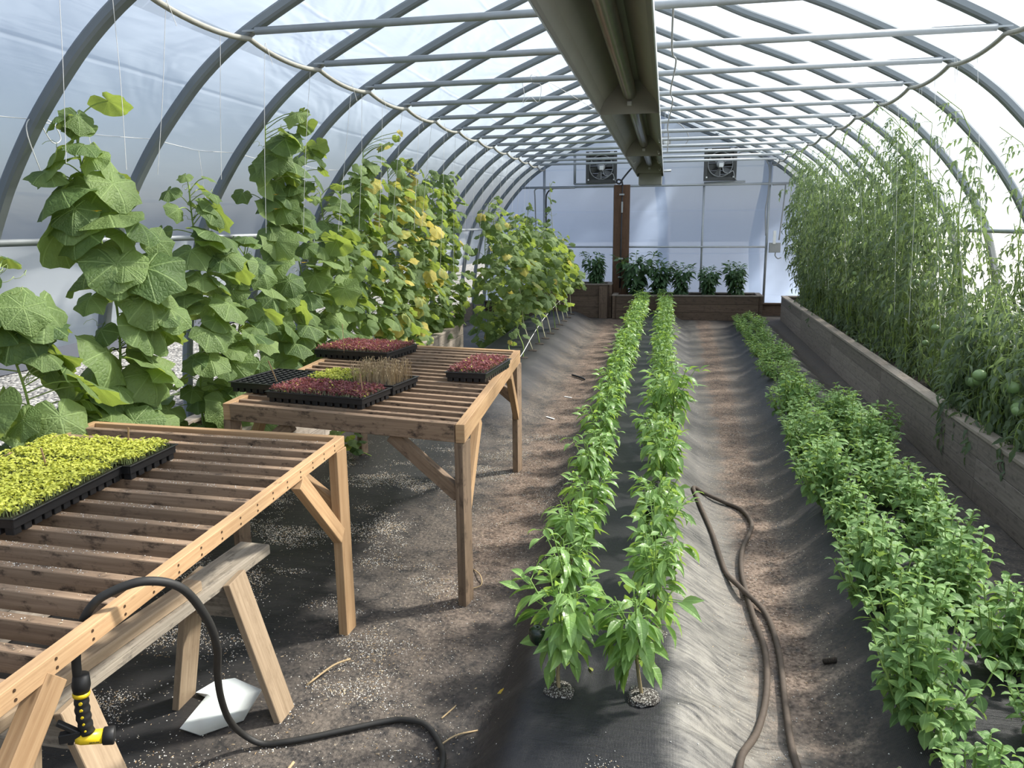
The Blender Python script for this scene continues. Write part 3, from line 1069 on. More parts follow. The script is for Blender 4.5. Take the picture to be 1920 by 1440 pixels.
# ---------------------------------------------------------------- planters
def planter(name, label, x0, x1, y0, y1, H, front, wood_m, cap_m, cat='planter', seglen=2.4, nb=3, skew=0.0, soil_drop=0.06):
    """open board box; front: side that faces the aisle ('x0', 'x1' or 'y0')"""
    t = thing(name, label, cat, (x0, y0, 0))
    bh = H / nb
    th = 0.045

    def run(p0, p1, nrm, nm='board'):
        p0, p1 = Vector(p0), Vector(p1)
        L = (p1 - p0).length
        n = max(1, round(L / seglen))
        for k in range(n):
            for r in range(nb):
                a = p0.lerp(p1, k / n) + Vector((0, 0, bh * (r + 0.5)))
                b = p0.lerp(p1, (k + 1) / n) + Vector((0, 0, bh * (r + 0.5)))
                d = (b - a).normalized() * 0.002
                mb = MB()
                mb.bar(a + d, b - d, th, bh - 0.004)
                mb.build(nm, wood_m, t)
        for k in range(0, n + 1):
            q = p0.lerp(p1, k / n) + Vector(nrm) * (-0.045)
            q += (p1 - p0).normalized() * (0.04 if k == 0 else (-0.04 if k == n else 0))
            mb = MB()
            mb.box((q.x, q.y, H / 2), (0.05, 0.05, H - 0.01))
            mb.build('corner_post', wood_m, t)
        for k in range(n):
            a = p0.lerp(p1, k / n) + Vector((0, 0, H + 0.012)) - Vector(nrm) * 0.02
            b = p0.lerp(p1, (k + 1) / n) + Vector((0, 0, H + 0.012)) - Vector(nrm) * 0.02
            d = (b - a).normalized() * 0.003
            mb = MB()
            mb.bar(a + d, b - d, 0.10, 0.024)
            mb.build('cap_board', cap_m, t)
    W, L = x1 - x0, y1 - y0
    s = skew
    run((0, 0, 0), (s * L, L, 0), (-1, 0, 0))
    run((W, 0, 0), (W + s * L, L, 0), (1, 0, 0))
    run((0.05, 0, 0), (W - 0.05, 0, 0), (0, -1, 0))
    run((0.05 + s * L, L, 0), (W - 0.05 + s * L, L, 0), (0, 1, 0))
    mb = MB()
    nx_, ny_ = 14, max(4, int(L / 0.15))
    vs, fs = [], []
    for j in range(ny_ + 1):
        for i in range(nx_ + 1):
            u, v = i / nx_, j / ny_
            vs.append((0.02 + (W - 0.04) * u + s * L * v, 0.02 + (L - 0.04) * v, H - soil_drop + random.uniform(-0.015, 0.015)))
    for j in range(ny_):
        for i in range(nx_):
            k = j * (nx_ + 1) + i
            fs.append([k, k + 1, k + nx_ + 2, k + nx_ + 1])
    mb.add(vs, fs)
    mb.build('soil', SOIL, t, True)
    return t


planter('raised_bed', 'long wooden raised bed of the cucumber vines behind the two slatted tables', -3.27, -2.74, 1.2, 10.2, 0.40, 'x1', CAPWOOD, CAPWOOD)
planter('raised_bed', 'long grey board raised bed full of tomato plants', 1.93, 2.95, 2.7, 14.55, 0.42, 'x0', GREYBED, CAPWOOD, 'planter', 2.4, 3, 0.014)
planter('end_planter', 'wide dark planter box of five pepper plants across the far wall', -0.93, 1.715, 14.4, 15.05, 0.43, 'y0', BEDWOOD, GREYBED, 'planter', 2.7)
planter('end_planter', 'taller dark planter box left of the brown post at the far wall', -2.6, -1.0, 14.55, 15.1, 0.62, 'y0', BEDWOOD, GREYBED, 'planter', 2.0)
mb = MB()
mb.box((-1.13, 14.50, 0.30), (0.15, 0.04, 0.60))
tag(mb.build('upright_board', BEDWOOD), 'short upright board nailed to the taller far planter beside the post', 'board')

# ---------------------------------------------------------------- slatted tables
def slat_table(label, corner, u, v, Lu, Lv, H, ns, right_screws, rh=0.085, rt=0.042):
    """corner: near right top corner; u runs away along the right rail, v to the left along the slats"""
    t = thing('slatted_table', label, 'table', (corner[0], corner[1], 0))
    u = Vector((u[0], u[1], 0)).normalized()
    v = Vector((v[0], v[1], 0)).normalized()

    def P(a, b, z):
        q = u * a + v * b
        return Vector((q.x, q.y, z))
    zc = H - rh / 2
    for nm, p, q in (('rail', P(0, rt / 2, zc), P(Lu, rt / 2, zc)), ('rail', P(0, Lv - rt / 2, zc), P(Lu, Lv - rt / 2, zc))):
        mb = MB()
        mb.bar(p, q, rt, rh)
        r_ = mb.build(nm, LUMBER, t)
        if right_screws and p == P(0, rt / 2, zc):
            right = r_
    for a in (rt / 2, Lu - rt / 2):
        mb = MB()
        mb.bar(P(a, rt + 0.001, zc), P(a, Lv - rt - 0.001, zc), rt, rh)
        mb.build('rail', SLATW if a < 1 else LUMBER, t)
    nrm = Vector((u.y, -u.x, 0))
    for k in range(ns):
        a = Lu * (k + 1) / (ns + 1)
        mb = MB()
        h_ = 0.052 if rh < 0.05 else rh - 0.012
        mb.bar(P(a, rt + 0.001, H - h_ / 2 - random.uniform(0, 0.004)), P(a + random.uniform(-0.006, 0.006), Lv - rt - 0.001, H - h_ / 2), 0.031, h_)
        mb.build('slat', SLATW, t)
        if right_screws:
            for dz in (0.012, 0.032):
                q = P(a, 0, H - dz) + nrm * 0.0005
                rot = np.array([u, Vector((0, 0, 1)), nrm]).T
                mb = MB()
                mb.lathe([(0.0, 0.0), (0.0036, 0.0), (0.0036, 0.0012), (0.0, 0.0012)], tuple(q), 8, 'z', rot, False)
                mb.build('screw', SCREW, right)
    lt = H - rh
    for ia, a in enumerate((0.046, Lu - 0.046)):
        for ib, b in enumerate((rt / 2, Lv - rt / 2)):
            mb = MB()
            q = P(a, b, 0)
            w_ = u if False else v
            mb.bar(P(a, b, -0.01), P(a, b, lt - 0.001), 0.088, 0.040, tuple(v))
            mb.build('leg', LUMBER if rh < 0.05 else WEATHERED, t)
            sa = 1 if ia == 0 else -1
            sb = 1 if ib == 0 else -1
            mb = MB()
            mb.bar(P(a + sa * 0.40, b, lt - 0.005), P(a + sa * 0.035, b, lt - 0.37), 0.038, 0.066, tuple(Vector((0, 0, 1))))
            mb.build('brace', LUMBER, t)
            mb = MB()
            mb.bar(P(a - sa * 0.0, b + sb * 0.36, lt - 0.005), P(a, b + sb * 0.02, lt - 0.26), 0.038, 0.066)
            mb.build('brace', LUMBER if rh < 0.05 else WEATHERED, t)
    return t


TH = 0.872
slat_table('larger slatted wooden table nearest the viewer carrying lime green seedling trays', (-1.194, 0.78), (-0.0525, 1.0), (-1, 0.045), 2.14, 1.25, TH, 18, True, 0.045, 0.032)
slat_table('slatted wooden table farther off carrying red seedling trays', (-0.85, 3.167), (-0.0654, 1.0), (-1, 0.175), 2.07, 1.33, TH, 18, False)

# sawhorse beside the near table
t = thing('sawhorse', 'grey weathered sawhorse standing beside the near slatted table', 'sawhorse', (-1.525, 1.91, 0))
SZ = 0.56
mb = MB()
mb.bar((0.025, 0.58, SZ - 0.020), (-0.025, -0.57, SZ - 0.020), 0.125, 0.040, (0, 0, 1), 0.004)
top_ = mb.build('top_plank', OLDWOOD, t)
for yy in (0.345, -0.37):
    for s in (-1, 1):
        mb = MB()
        mb.bar((s * 0.205 + 0.03 * yy, yy + 0.02, -0.01), (s * 0.077 + 0.044 * yy, yy - 0.03, SZ - 0.012), 0.108, 0.026, (s, 0, 0.25))
        mb.build('leg', SAWWOOD, t)
    mb = MB()
    mb.box((0.04 * yy, yy - 0.01, SZ - 0.105), (0.175, 0.022, 0.13))
    mb.build('gusset', OLDWOOD, t)
mb = MB()
mb.bar((-1.497, 2.10, SZ + 0.018), (-1.545, 1.33, SZ + 0.018), 0.058, 0.036, (0, 0, 1), 0.004)
tag(mb.build('lumber_offcut', SAWWOOD), 'clean tan length of lumber lying on the sawhorse top', 'lumber')

# ---------------------------------------------------------------- leaf shapes
def leaf_strip(K, shape):
    """points along a leaf (t, half width) with three points across"""
    ts = np.linspace(0, 1, K + 1)
    w = np.interp(ts, [p[0] for p in shape], [p[1] for p in shape])
    V = np.zeros(((K + 1) * 3, 3))
    V[0::3, 0] = V[1::3, 0] = V[2::3, 0] = ts
    V[0::3, 1] = w
    V[2::3, 1] = -w
    F = []
    for i in range(K):
        for s in range(2):
            F.append([i * 3 + s, i * 3 + s + 1, i * 3 + s + 4, i * 3 + s + 3])
    uv = V[:, :2].copy()
    return V, F, uv


PEPPER_L = leaf_strip(5, [(0, 0.02), (0.12, 0.10), (0.3, 0.205), (0.45, 0.22), (0.7, 0.14), (0.88, 0.05), (1, 0.0)])
PEPPER_S = leaf_strip(3, [(0, 0.02), (0.33, 0.21), (0.66, 0.15), (1, 0.0)])
BASIL_L = leaf_strip(4, [(0, 0.03), (0.15, 0.18), (0.4, 0.29), (0.65, 0.24), (0.85, 0.11), (1, 0.0)])
SEED_L = leaf_strip(2, [(0, 0.08), (0.5, 0.40), (1, 0.14)])
RED_L = leaf_strip(2, [(0, 0.04), (0.5, 0.24), (1, 0.02)])
TOM_L = leaf_strip(4, [(0, 0.03), (0.25, 0.18), (0.5, 0.12), (0.75, 0.09), (1, 0.0)])


def add_leaf(mb, tpl, base, az, el, rl, L, kappa, fold, tint, wid=1.0):
    V, F, uv = tpl
    t = V[:, 0]
    y = V[:, 1] * L * wid
    k = kappa if abs(kappa) > 1e-3 else 1e-3
    x = np.sin(k * t) / k * L
    z = -(1 - np.cos(k * t)) / k * L
    ca, sa = np.cos(k * t), np.sin(k * t)
    up = np.abs(y) * fold
    P = np.stack([x + sa * up, y * math.sqrt(max(0.1, 1 - fold * fold)), z + ca * up], 1)
    P = P @ rotm(az, el, rl).T + np.asarray(base)
    mb.add(P, F, uv, tint)


def palmate():
    ctl = [(0, 1.0), (10, 0.93), (26, 0.80), (36, 0.83), (50, 0.93), (62, 0.84), (80, 0.74), (96, 0.79), (110, 0.82), (126, 0.73), (146, 0.66), (162, 0.58), (172, 0.40), (180, 0.10)]
    a = [-d for d, r in ctl[::-1]] + [d for d, r in ctl[1:]]
    r = [q for d, q in ctl[::-1]] + [q for d, q in ctl[1:]]
    a = a[:-1]
    r = np.array(r[:-1])
    th = np.radians(a)
    n = len(a)
    V = [(0, 0)]
    for q in (0.3, 0.62, 0.85, 1.0):
        for k in range(n):
            rr = r[k] * q if q == 1.0 else q * (0.35 * r[k] + 0.65 * min(r[k], 0.80)) if True else 0
            V.append((rr * math.cos(th[k]), rr * math.sin(th[k])))
    F = []
    for k in range(n):
        k2 = (k + 1) % n
        F.append([0, 1 + k, 1 + k2])
        for g_ in range(3):
            F.append([1 + g_ * n + k, 1 + (g_ + 1) * n + k, 1 + (g_ + 1) * n + k2, 1 + g_ * n + k2])
    return np.array(V), F


PALM = palmate()


def add_palmate(mb, base, az, el, rl, s, tint, droop=0.5, fold=0.35, wav=0.1):
    V, F = PALM
    x, y = V[:, 0], V[:, 1]
    r = np.hypot(x, y)
    th = np.arctan2(y, x)
    ph = random.uniform(0, 6.3)
    z = -droop * np.where(x > 0, x, x * 0.4) ** 2 * 0.8 - fold * np.abs(y) * (0.55 + 0.45 * np.abs(y)) + wav * r ** 2 * np.sin(th * 5 + ph) + 0.06 * np.cos(th * 7) * r
    yy = y * (1 - 0.25 * fold * np.abs(y))
    xx = x * (1 - 0.22 * droop * np.abs(x))
    P = np.stack([xx, yy, z], 1) * s
    P = P @ rotm(az, el, rl).T + np.asarray(base)
    mb.add(P, F, V, tint)


def film_d(z):
    """half width of the house inside the film at height z"""
    return float(np.interp(z, [p[1] for p in PROF[::-1]], [p[0] for p in PROF[::-1]]))


def wob(n, amp, h, x0=0.0, y0=0.0, lean=(0, 0)):
    """wandering stem from the ground to height h"""
    pts = []
    a, b = random.uniform(0, 6), random.uniform(0, 6)
    for i in range(n):
        u = i / (n - 1)
        q = min(1, u * 3)
        pts.append((x0 + lean[0] * u + q * amp * math.sin(a + u * 7.0), y0 + lean[1] * u + q * amp * math.cos(b + u * 6.0), h * u))
    return pts


def at_path(pts, u):
    x = u * (len(pts) - 1)
    i = min(int(x), len(pts) - 2)
    f = x - i
    return tuple(pts[i][k] * (1 - f) + pts[i + 1][k] * f for k in range(3))


def yellow_flower(parent, p, s=0.022, mat=None):
    mb = MB()
    for k in range(5):
        add_leaf(mb, SEED_L, p, k * 2 * PI / 5, 0.45, 0, s, 0.5, 0.2, 0.5, 0.7)
    return mb.build('flower', mat or FLOWER, parent)


# ---------------------------------------------------------------- cucumber vines
def vine(label, loc, h, nleaf, size, bare=0.0, lean=(0, 0), yellow=0.0, spread=0.20, az_mid=-0.6, flowers=0, fruit=0, group='cucumber vines in the raised bed', low=1.22, plug=None, z0=0.0, small_top=True):
    t = thing('cucumber_vine', label, 'vine', loc, 0, group)
    st = wob(26, 0.035, h, 0, 0, lean)
    sm, fm = MB(), MB()
    sm.tube(st, [0.0075 - 0.003 * i / 25 for i in range(26)], 6, True, 1.0 if bare > 0.3 else 0.5)
    for i in range(nleaf):
        u = (i + random.uniform(0.1, 0.9)) / nleaf
        u = bare / h + (1 - bare / h) * (u ** low)
        p = at_path(st, min(u, 0.995))
        az = az_mid + random.gauss(0, 1.15)
        reach = random.uniform(0.35, 1.0) * spread * (1.15 - 0.55 * max(0, u - 0.55) / 0.45)
        reach *= 0.6 + 0.4 * min(1.0, u * 2.5)
        rise = random.uniform(-0.01, 0.10) if u < 0.93 else random.uniform(0.04, 0.12)
        s = size * random.uniform(0.6, 1.25)
        zl = loc[2] + p[2] + rise + 0.05
        if loc[0] + p[0] + (reach + 1.05 * s) * math.cos(az) - 0.5 * s < CX - film_d(zl) + 0.02:
            az = math.pi - az
        q = (p[0] + reach * math.cos(az), p[1] + reach * math.sin(az), p[2] + rise)
        if loc[0] + q[0] - s < CX - film_d(zl) + 0.02:
            q = (CX - film_d(zl) + 0.02 + s - loc[0], q[1], q[2])
        if q[2] < 0.04:
            q = (q[0], q[1], 0.04 + random.uniform(0, 0.06))
        mid = ((p[0] + q[0]) / 2, (p[1] + q[1]) / 2, (p[2] + q[2]) / 2 + 0.022)
        sm.tube(smooth_path([p, mid, q], 3), 0.0032, 5, False, random.uniform(0.35, 0.7))
        if small_top and u > 0.9:
            s *= 0.72
        ti = random.betavariate(1.3, 1.2)
        if random.random() < yellow:
            ti = random.uniform(1.15, 1.7)
        el = random.uniform(-1.0, -0.15)
        add_palmate(fm, q, az + random.gauss(0, 0.35), el, random.gauss(0, 0.35), s, ti, random.uniform(0.2, 0.8), random.uniform(0.1, 0.55), random.uniform(0.03, 0.12))
    for i in range(int(nleaf * 0.25)):       # tendrils
        p = at_path(st, random.uniform(max(0.15, bare / h), 0.98))
        az = az_mid + random.gauss(0, 1.3)
        pts = []
        R0 = random.uniform(0.08, 0.18)
        for k in range(14):
            a = k / 13
            cr = 0.018 * a
            pts.append((p[0] + R0 * a * math.cos(az) + cr * math.cos(k * 1.3), p[1] + R0 * a * math.sin(az) + cr * math.sin(k * 1.3), p[2] + 0.05 * a + cr * math.sin(k * 1.3)))
        sm.tube(pts, 0.0014, 4, False, 0.6)
    sm.build('stem', STEM, t, True)
    fm.build('foliage', CUKE_LEAF, t, True)
    for k in range(flowers):
        p = at_path(st, random.uniform(0.45, 0.8))
        a = az_mid + random.uniform(-0.7, 0.7)
        d = random.uniform(0.20, 0.28)
        yellow_flower(t, (p[0] + d * math.cos(a), p[1] + d * math.sin(a), p[2]), 0.026)
    for k in range(fruit):
        p = at_path(st, random.uniform(0.35, 0.6))
        a = az_mid + random.uniform(-0.5, 0.5)
        c = (p[0] + 0.15 * math.cos(a), p[1] + 0.15 * math.sin(a), p[2])
        mb = MB()
        L = random.uniform(0.17, 0.22)
        mb.tube([(c[0], c[1] + 0.012 * math.sin(PI * i / 8), c[2] - L * i / 8) for i in range(9)], [0.006, 0.015, 0.020, 0.022, 0.022, 0.022, 0.020, 0.015, 0.004], 10)
        mb.build('cucumber', CUKE, t, True)
    if plug:
        mb = MB()
        mb.ball((0, 0, z0), 0.06, 12, 6, (1, 1, 0.22), 0.06)
        mb.build('soil_plug', plug, t)
    return t


BEDZ = 0.33
XV = -2.93
VINES = [  # y, height above soil, leaves, leaf size, yellow share
    (2.84, 1.24, 56, 0.165, 0.0), (3.2, 0.6, 40, 0.15, 0.0), (3.50, 1.93, 92, 0.172, 0.0), (4.30, 1.66, 78, 0.145, 0.0), (4.72, 1.25, 64, 0.13, 0.0), (5.28, 2.14, 88, 0.148, 0.0),
    (5.80, 1.95, 80, 0.135, 0.0), (6.30, 1.7, 90, 0.125, 0.0), (6.8, 1.85, 104, 0.118, 0.02), (7.25, 2.18, 110, 0.112, 0.06), (7.7, 2.0, 110, 0.11, 0.22), (8.15, 2.05, 110, 0.11, 0.3),
    (8.6, 1.9, 110, 0.108, 0.26), (9.1, 1.95, 110, 0.105, 0.08), (9.6, 1.95, 110, 0.105, 0.04), (10.0, 2.0, 110, 0.105, 0.03), (10.7, 2.05, 100, 0.105, 0.05), (11.4, 1.9, 100, 0.105, 0.1), (12.1, 1.8, 90, 0.105, 0.02), (12.8, 1.7, 90, 0.105, 0.02)]
nv = len(VINES)
for i, (y, h, nl, sz, ye) in enumerate(VINES):
    random.seed(100 + i)
    lab = '%s cucumber vine in the left raised bed, %s from the near end' % ('tall' if h > 1.5 else 'low', nth(i))
    if i == 0:
        lab = 'cucumber vine nearest the viewer in the left raised bed, cut off by the picture edge'
    if y > 10.2:
        lab = 'dense cucumber vine on the floor past the raised bed end, %s from the near end' % nth(i - 16)
    vine(lab, ((-2.82 if i < 3 else XV if y < 10.2 else -2.55) + random.uniform(-0.05, 0.05), y, BEDZ if y < 10.2 else fz(-2.55, y)), h, nl, sz, 0.0, (random.uniform(0, 0.10), random.uniform(-0.08, 0.08)), ye, 0.27 if i < 6 else 0.34, -0.5, 3 if i in (2, 5) else (1 if i in (8, 10) else 0), 1 if i in (3, 5, 9, 12) else 0)
ROW2 = [(8.3, 0.3), (8.8, 0.55), (9.35, 1.35), (9.9, 1.6), (10.4, 1.4), (10.9, 1.6), (11.4, 1.3), (11.9, 1.5), (12.4, 1.4), (12.9, 1.2), (13.4, 1.25)]
for i, (y, h) in enumerate(ROW2):
    random.seed(200 + i)
    z = fz(-1.62, y)
    if h < 1:
        vine('small bare young cucumber vine on the black mound, %s from the near end' % nth(i), (-1.62, y, z), h, 5, 0.06, 0.22, (-0.08, 0.1), 0.15, 0.14, -0.4, 0, 0, 'cucumber vines on the left mound', 0.9, SOIL)
    else:
        vine('bare-stemmed cucumber vine on the black mound, %s from the near end' % nth(i), (-1.60, y, z), h, 60, 0.10, random.choice((0.3, 0.45, 0.55)), (-0.42 + 0.02 * i, 0.12), 0.06, 0.30, -0.6, 0, 1 if i == 4 else 0, 'cucumber vines on the left mound', 1.0, SOIL)
random.seed(230)
vine('thin climbing vine tip with round leaves beside the far left pole', (-2.05, 14.0, fz(-2.05, 14.0)), 2.35, 22, 0.085, 0.4, (0.0, 0.1), 0.0, 0.14, -1.2, 0, 0, 'vines by the far wall')
vine('dark bushy vine standing before the far left pole', (-2.45, 13.9, fz(-2.45, 13.9)), 2.0, 60, 0.085, 0.2, (0.0, 0.1), 0.02, 0.22, -1.2, 0, 0, 'vines by the far wall')

# vine tip creeping out under the farther table
random.seed(33)
t = thing('creeping_vine', 'small leafy vine end creeping on the floor below the farther table', 'vine', (-2.36, 5.35, 0.0))
fm = MB()
for i in range(16):
    a = random.uniform(0, 6.28)
    r = random.uniform(0.02, 0.17)
    add_palmate(fm, (r * math.cos(a), r * math.sin(a), 0.05 + random.uniform(0, 0.16)), a, random.uniform(-0.7, 0.2), random.gauss(0, 0.3), random.uniform(0.05, 0.08), random.random(), 0.4, 0.3)
fm.build('foliage', CUKE_LEAF, t, True)
sm = MB()
sm.tube(smooth_path([(-0.3, 0.05, 0.03), (-0.1, 0.02, 0.06), (0.05, 0, 0.05), (0.2, -0.05, 0.02)], 5), 0.004, 6)
sm.build('stem', STEM, t, True)

# ---------------------------------------------------------------- pepper plants of the centre bed
def pepper_meshes(seed, h, rad, nleaf, L, tpl=PEPPER_L, bare=0.35, tint_mid=0.6, wide=1.0, droopy=1.0):
    random.seed(seed)
    sm, fm = MB(), MB()
    hs = h * bare
    base = smooth_path([(0, 0, -0.01), (random.uniform(-0.01, 0.01), random.uniform(-0.01, 0.01), hs * 0.5), (random.uniform(-0.02, 0.02), random.uniform(-0.02, 0.02), hs)], 4)
    sm.tube(base, 0.0062, 7, True, 0.1)
    top = base[-1]
    nb = 6
    brs = []
    for b in range(nb):
        a = 2 * PI * b / nb + random.uniform(-0.4, 0.4)
        r = rad * random.uniform(0.25, 0.8) if b else rad * 0.1
        e = (top[0] + r * math.cos(a), top[1] + r * math.sin(a), h * random.uniform(0.82, 1.0))
        m_ = (top[0] + r * 0.35 * math.cos(a), top[1] + r * 0.35 * math.sin(a), hs + (h - hs) * 0.4)
        pts = smooth_path([top, m_, e], 5)
        sm.tube(pts, [0.0042 - 0.002 * i / (len(pts) - 1) for i in range(len(pts))], 5, False, 0.8)
        brs.append((pts, a))
    for i in range(nleaf):
        pts, a = random.choice(brs)
        u = random.random() ** 0.75
        p = at_path(pts, min(0.99, u))
        az = a + random.gauss(0, 1.3)
        d = random.uniform(0.01, 0.05)
        q = (p[0] + d * math.cos(az), p[1] + d * math.sin(az), p[2] + random.uniform(-0.01, 0.02))
        sm.tube([p, q], 0.0016, 4, False, 0.9)
        young = u > 0.85
        el = random.uniform(-0.1, 0.75) if young else random.uniform(-0.75, 0.25)
        add_leaf(fm, tpl, q, az, el, random.gauss(0, 0.35), L * random.uniform(0.55, 0.8) if young else L * random.uniform(0.75, 1.15), random.uniform(0.3, 1.3) * droopy, random.uniform(0.1, 0.5), min(1, max(0, random.gauss(tint_mid + (0.2 if young else 0), 0.22))), wide)
    # leaves hanging from the lower stem
    for i in range(int(nleaf * 0.12)):
        p = at_path(base, random.uniform(0.75, 0.99))
        az = random.uniform(0, 6.28)
        q = (p[0] + 0.04 * math.cos(az), p[1] + 0.04 * math.sin(az), p[2] + 0.01)
        sm.tube([p, q], 0.0016, 4, False, 0.9)
        add_leaf(fm, tpl, q, az, random.uniform(-1.2, -0.5), random.gauss(0, 0.3), L * random.uniform(0.8, 1.1), random.uniform(0.3, 0.9), 0.3, random.uniform(0.2, 0.6), wide)
    s_, f_ = sm.mesh('pepper_stem', True), fm.mesh('pepper_foliage', True)
    s_.materials.append(PEPSTEM)
    f_.materials.append(PEP_LEAF)
    return s_, f_


PV = [pepper_meshes(300 + k, 0.40 + 0.03 * (k % 3), 0.145 + 0.012 * (k % 2), 92, 0.098) for k in range(6)]
PF = [pepper_meshes(320 + k, 0.36 + 0.03 * (k % 2), 0.15, 110, 0.082, PEPPER_S, 0.25, 0.75) for k in range(4)]


def pepper(label, loc, rz, var, sc, group, hero=None, seedv=0):
    t = thing('pepper_plant', label, 'pepper plant', loc, rz, group)
    t.scale = (sc, sc, sc)
    put('stem', var[0], t)
    put('foliage', var[1], t)
    return t


def soil_plug(parent, r=0.06):
    mb = MB()
    vs, fs = [], []
    n = 22
    rr = [0.0, 0.35, 0.7, 0.92, 1.0]
    zz = [0.012, 0.012, 0.010, 0.006, -0.006]
    vs.append((0, 0, zz[0]))
    for q in range(1, 5):
        for k in range(n):
            a = 2 * PI * k / n
            d = r * rr[q] * (1 + 0.10 * math.sin(3 * a + q) + random.uniform(-0.05, 0.05))
            vs.append((d * math.cos(a), d * math.sin(a), zz[q] + random.uniform(-0.003, 0.003)))
    for k in range(n):
        k2 = (k + 1) % n
        fs.append([0, 1 + k, 1 + k2])
        for q in range(3):
            fs.append([1 + q * n + k, 1 + (q + 1) * n + k, 1 + (q + 1) * n + k2, 1 + q * n + k2])
    mb.add(vs, fs)
    return mb.build('soil_plug', PLUG, parent)


random.seed(41)
ysL = [2.33]
while ysL[-1] < 13.8:
    ysL.append(ysL[-1] + random.uniform(0.40, 0.48))
for row, (x0, nm) in enumerate(((-0.345, 'left'), (0.005, 'right'))):
    for i, y in enumerate(ysL):
        far = y > 6.5
        y2 = y + random.uniform(-0.05, 0.05) + (0.02 if row else 0)
        x = x0 + random.uniform(-0.02, 0.02) - (0.05 * min(1, (y - 2.3) / 3.0) if row == 0 else 0)
        if i == 0:
            x = -0.313 if row == 0 else -0.033
            y2 = 2.33
        var = PF[(i + row * 2) % 4] if far else PV[(i * 2 + row * 3) % 6]
        sc = 1.04 if i == 0 else (random.uniform(0.86, 1.0) if not far else random.uniform(0.95, 1.12))
        lab = 'bright green pepper plant, %s from the near end of the %s centre row' % (nth(i), nm)
        o = pepper(lab, (x, y2, fz(x, y2)), random.uniform(0, 6.28), var, sc, 'pepper plants of the centre bed')
        if i < 6:
            soil_plug(o, 0.052 if i == 0 else 0.045)
        if (row, i) in ((0, 0), (0, 1), (1, 1), (1, 3), (1, 2)):
            mb = MB()
            a = random.uniform(3.6, 5.6)
            c = (0.07 * math.cos(a), 0.07 * math.sin(a), 0.16)
            mb.lathe([(0.0, 0.0), (0.014, 0.004), (0.026, 0.02), (0.030, 0.04), (0.028, 0.055), (0.014, 0.064), (0.004, 0.062)], c, 12, 'z', None, False)
            mb.build('bell_pepper', PEPPER, o, True)

# one taller, more open plant rises out of the right row
random.seed(77)
tall = pepper_meshes(345, 0.62, 0.24, 70, 0.12, PEPPER_L, 0.4, 0.55)
pepper('taller open pepper plant rising above the right centre row', (0.06, 5.35, fz(0.06, 5.35)), 1.0, tall, 1.0, None)

# pepper plants in the end planters
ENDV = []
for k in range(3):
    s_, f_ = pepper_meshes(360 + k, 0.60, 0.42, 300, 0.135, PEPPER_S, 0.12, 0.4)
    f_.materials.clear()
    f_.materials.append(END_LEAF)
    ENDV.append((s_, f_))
ENDP = [(-1.30, 14.85, 0.56, 1.1, 'dark pepper plant in the taller planter left of the brown post'),
        (-0.55, 14.75, 0.37, 1.45, 'tallest dark pepper plant, right beside the brown post'),
        (-0.10, 14.75, 0.37, 1.2, 'dark pepper plant in the wide end planter, second from the post'),
        (0.33, 14.7, 0.37, 1.05, 'dark pepper plant in the wide end planter, third from the post'),
        (0.80, 14.7, 0.37, 1.02, 'dark pepper plant in the wide end planter, fourth from the post'),
        (1.30, 14.7, 0.37, 1.12, 'pepper plant nearest the right end of the wide end planter')]
random.seed(5)
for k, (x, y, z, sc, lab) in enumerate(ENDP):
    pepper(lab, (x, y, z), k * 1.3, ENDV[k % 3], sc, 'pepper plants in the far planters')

# ---------------------------------------------------------------- basil of the right bed
def basil_meshes(seed, h, rad, nst, L, bushy=1.0):
    random.seed(seed)
    sm, fm = MB(), MB()
    for s in range(nst):
        a = random.uniform(0, 6.28)
        r = rad * math.sqrt(random.random())
        hh = h * (1 - 0.45 * (r / rad) ** 2) * random.uniform(0.75, 1.08)
        e = (r * math.cos(a), r * math.sin(a), hh)
        pts = smooth_path([(0.2 * r * math.cos(a), 0.2 * r * math.sin(a), -0.01), (0.7 * r * math.cos(a), 0.7 * r * math.sin(a), hh * 0.45), e], 4)
        sm.tube(pts, 0.0024, 5, False, 0.7)
        npair = max(3, int(hh / 0.036))
        for k in range(npair):
            u = 1 - 0.85 * k / npair
            p = at_path(pts, min(0.99, u))
            az0 = a + k * PI / 2 + random.uniform(-0.3, 0.3)
            for q in (0, 1):
                az = az0 + q * PI
                top = k < 2
                add_leaf(fm, BASIL_L, p, az, random.uniform(0.2, 0.8) if top else random.uniform(-0.6, 0.3), random.gauss(0, 0.25),
                         L * (0.6 if k == 0 else random.uniform(0.8, 1.15)), random.uniform(0.5, 1.3), random.uniform(0.15, 0.5), min(1, max(0, random.gauss(0.62 if top else 0.42, 0.2))))
    s_, f_ = sm.mesh('basil_stem', True), fm.mesh('basil_foliage', True)
    s_.materials.append(PEPSTEM)
    f_.materials.append(BASIL_LEAF)
    return s_, f_


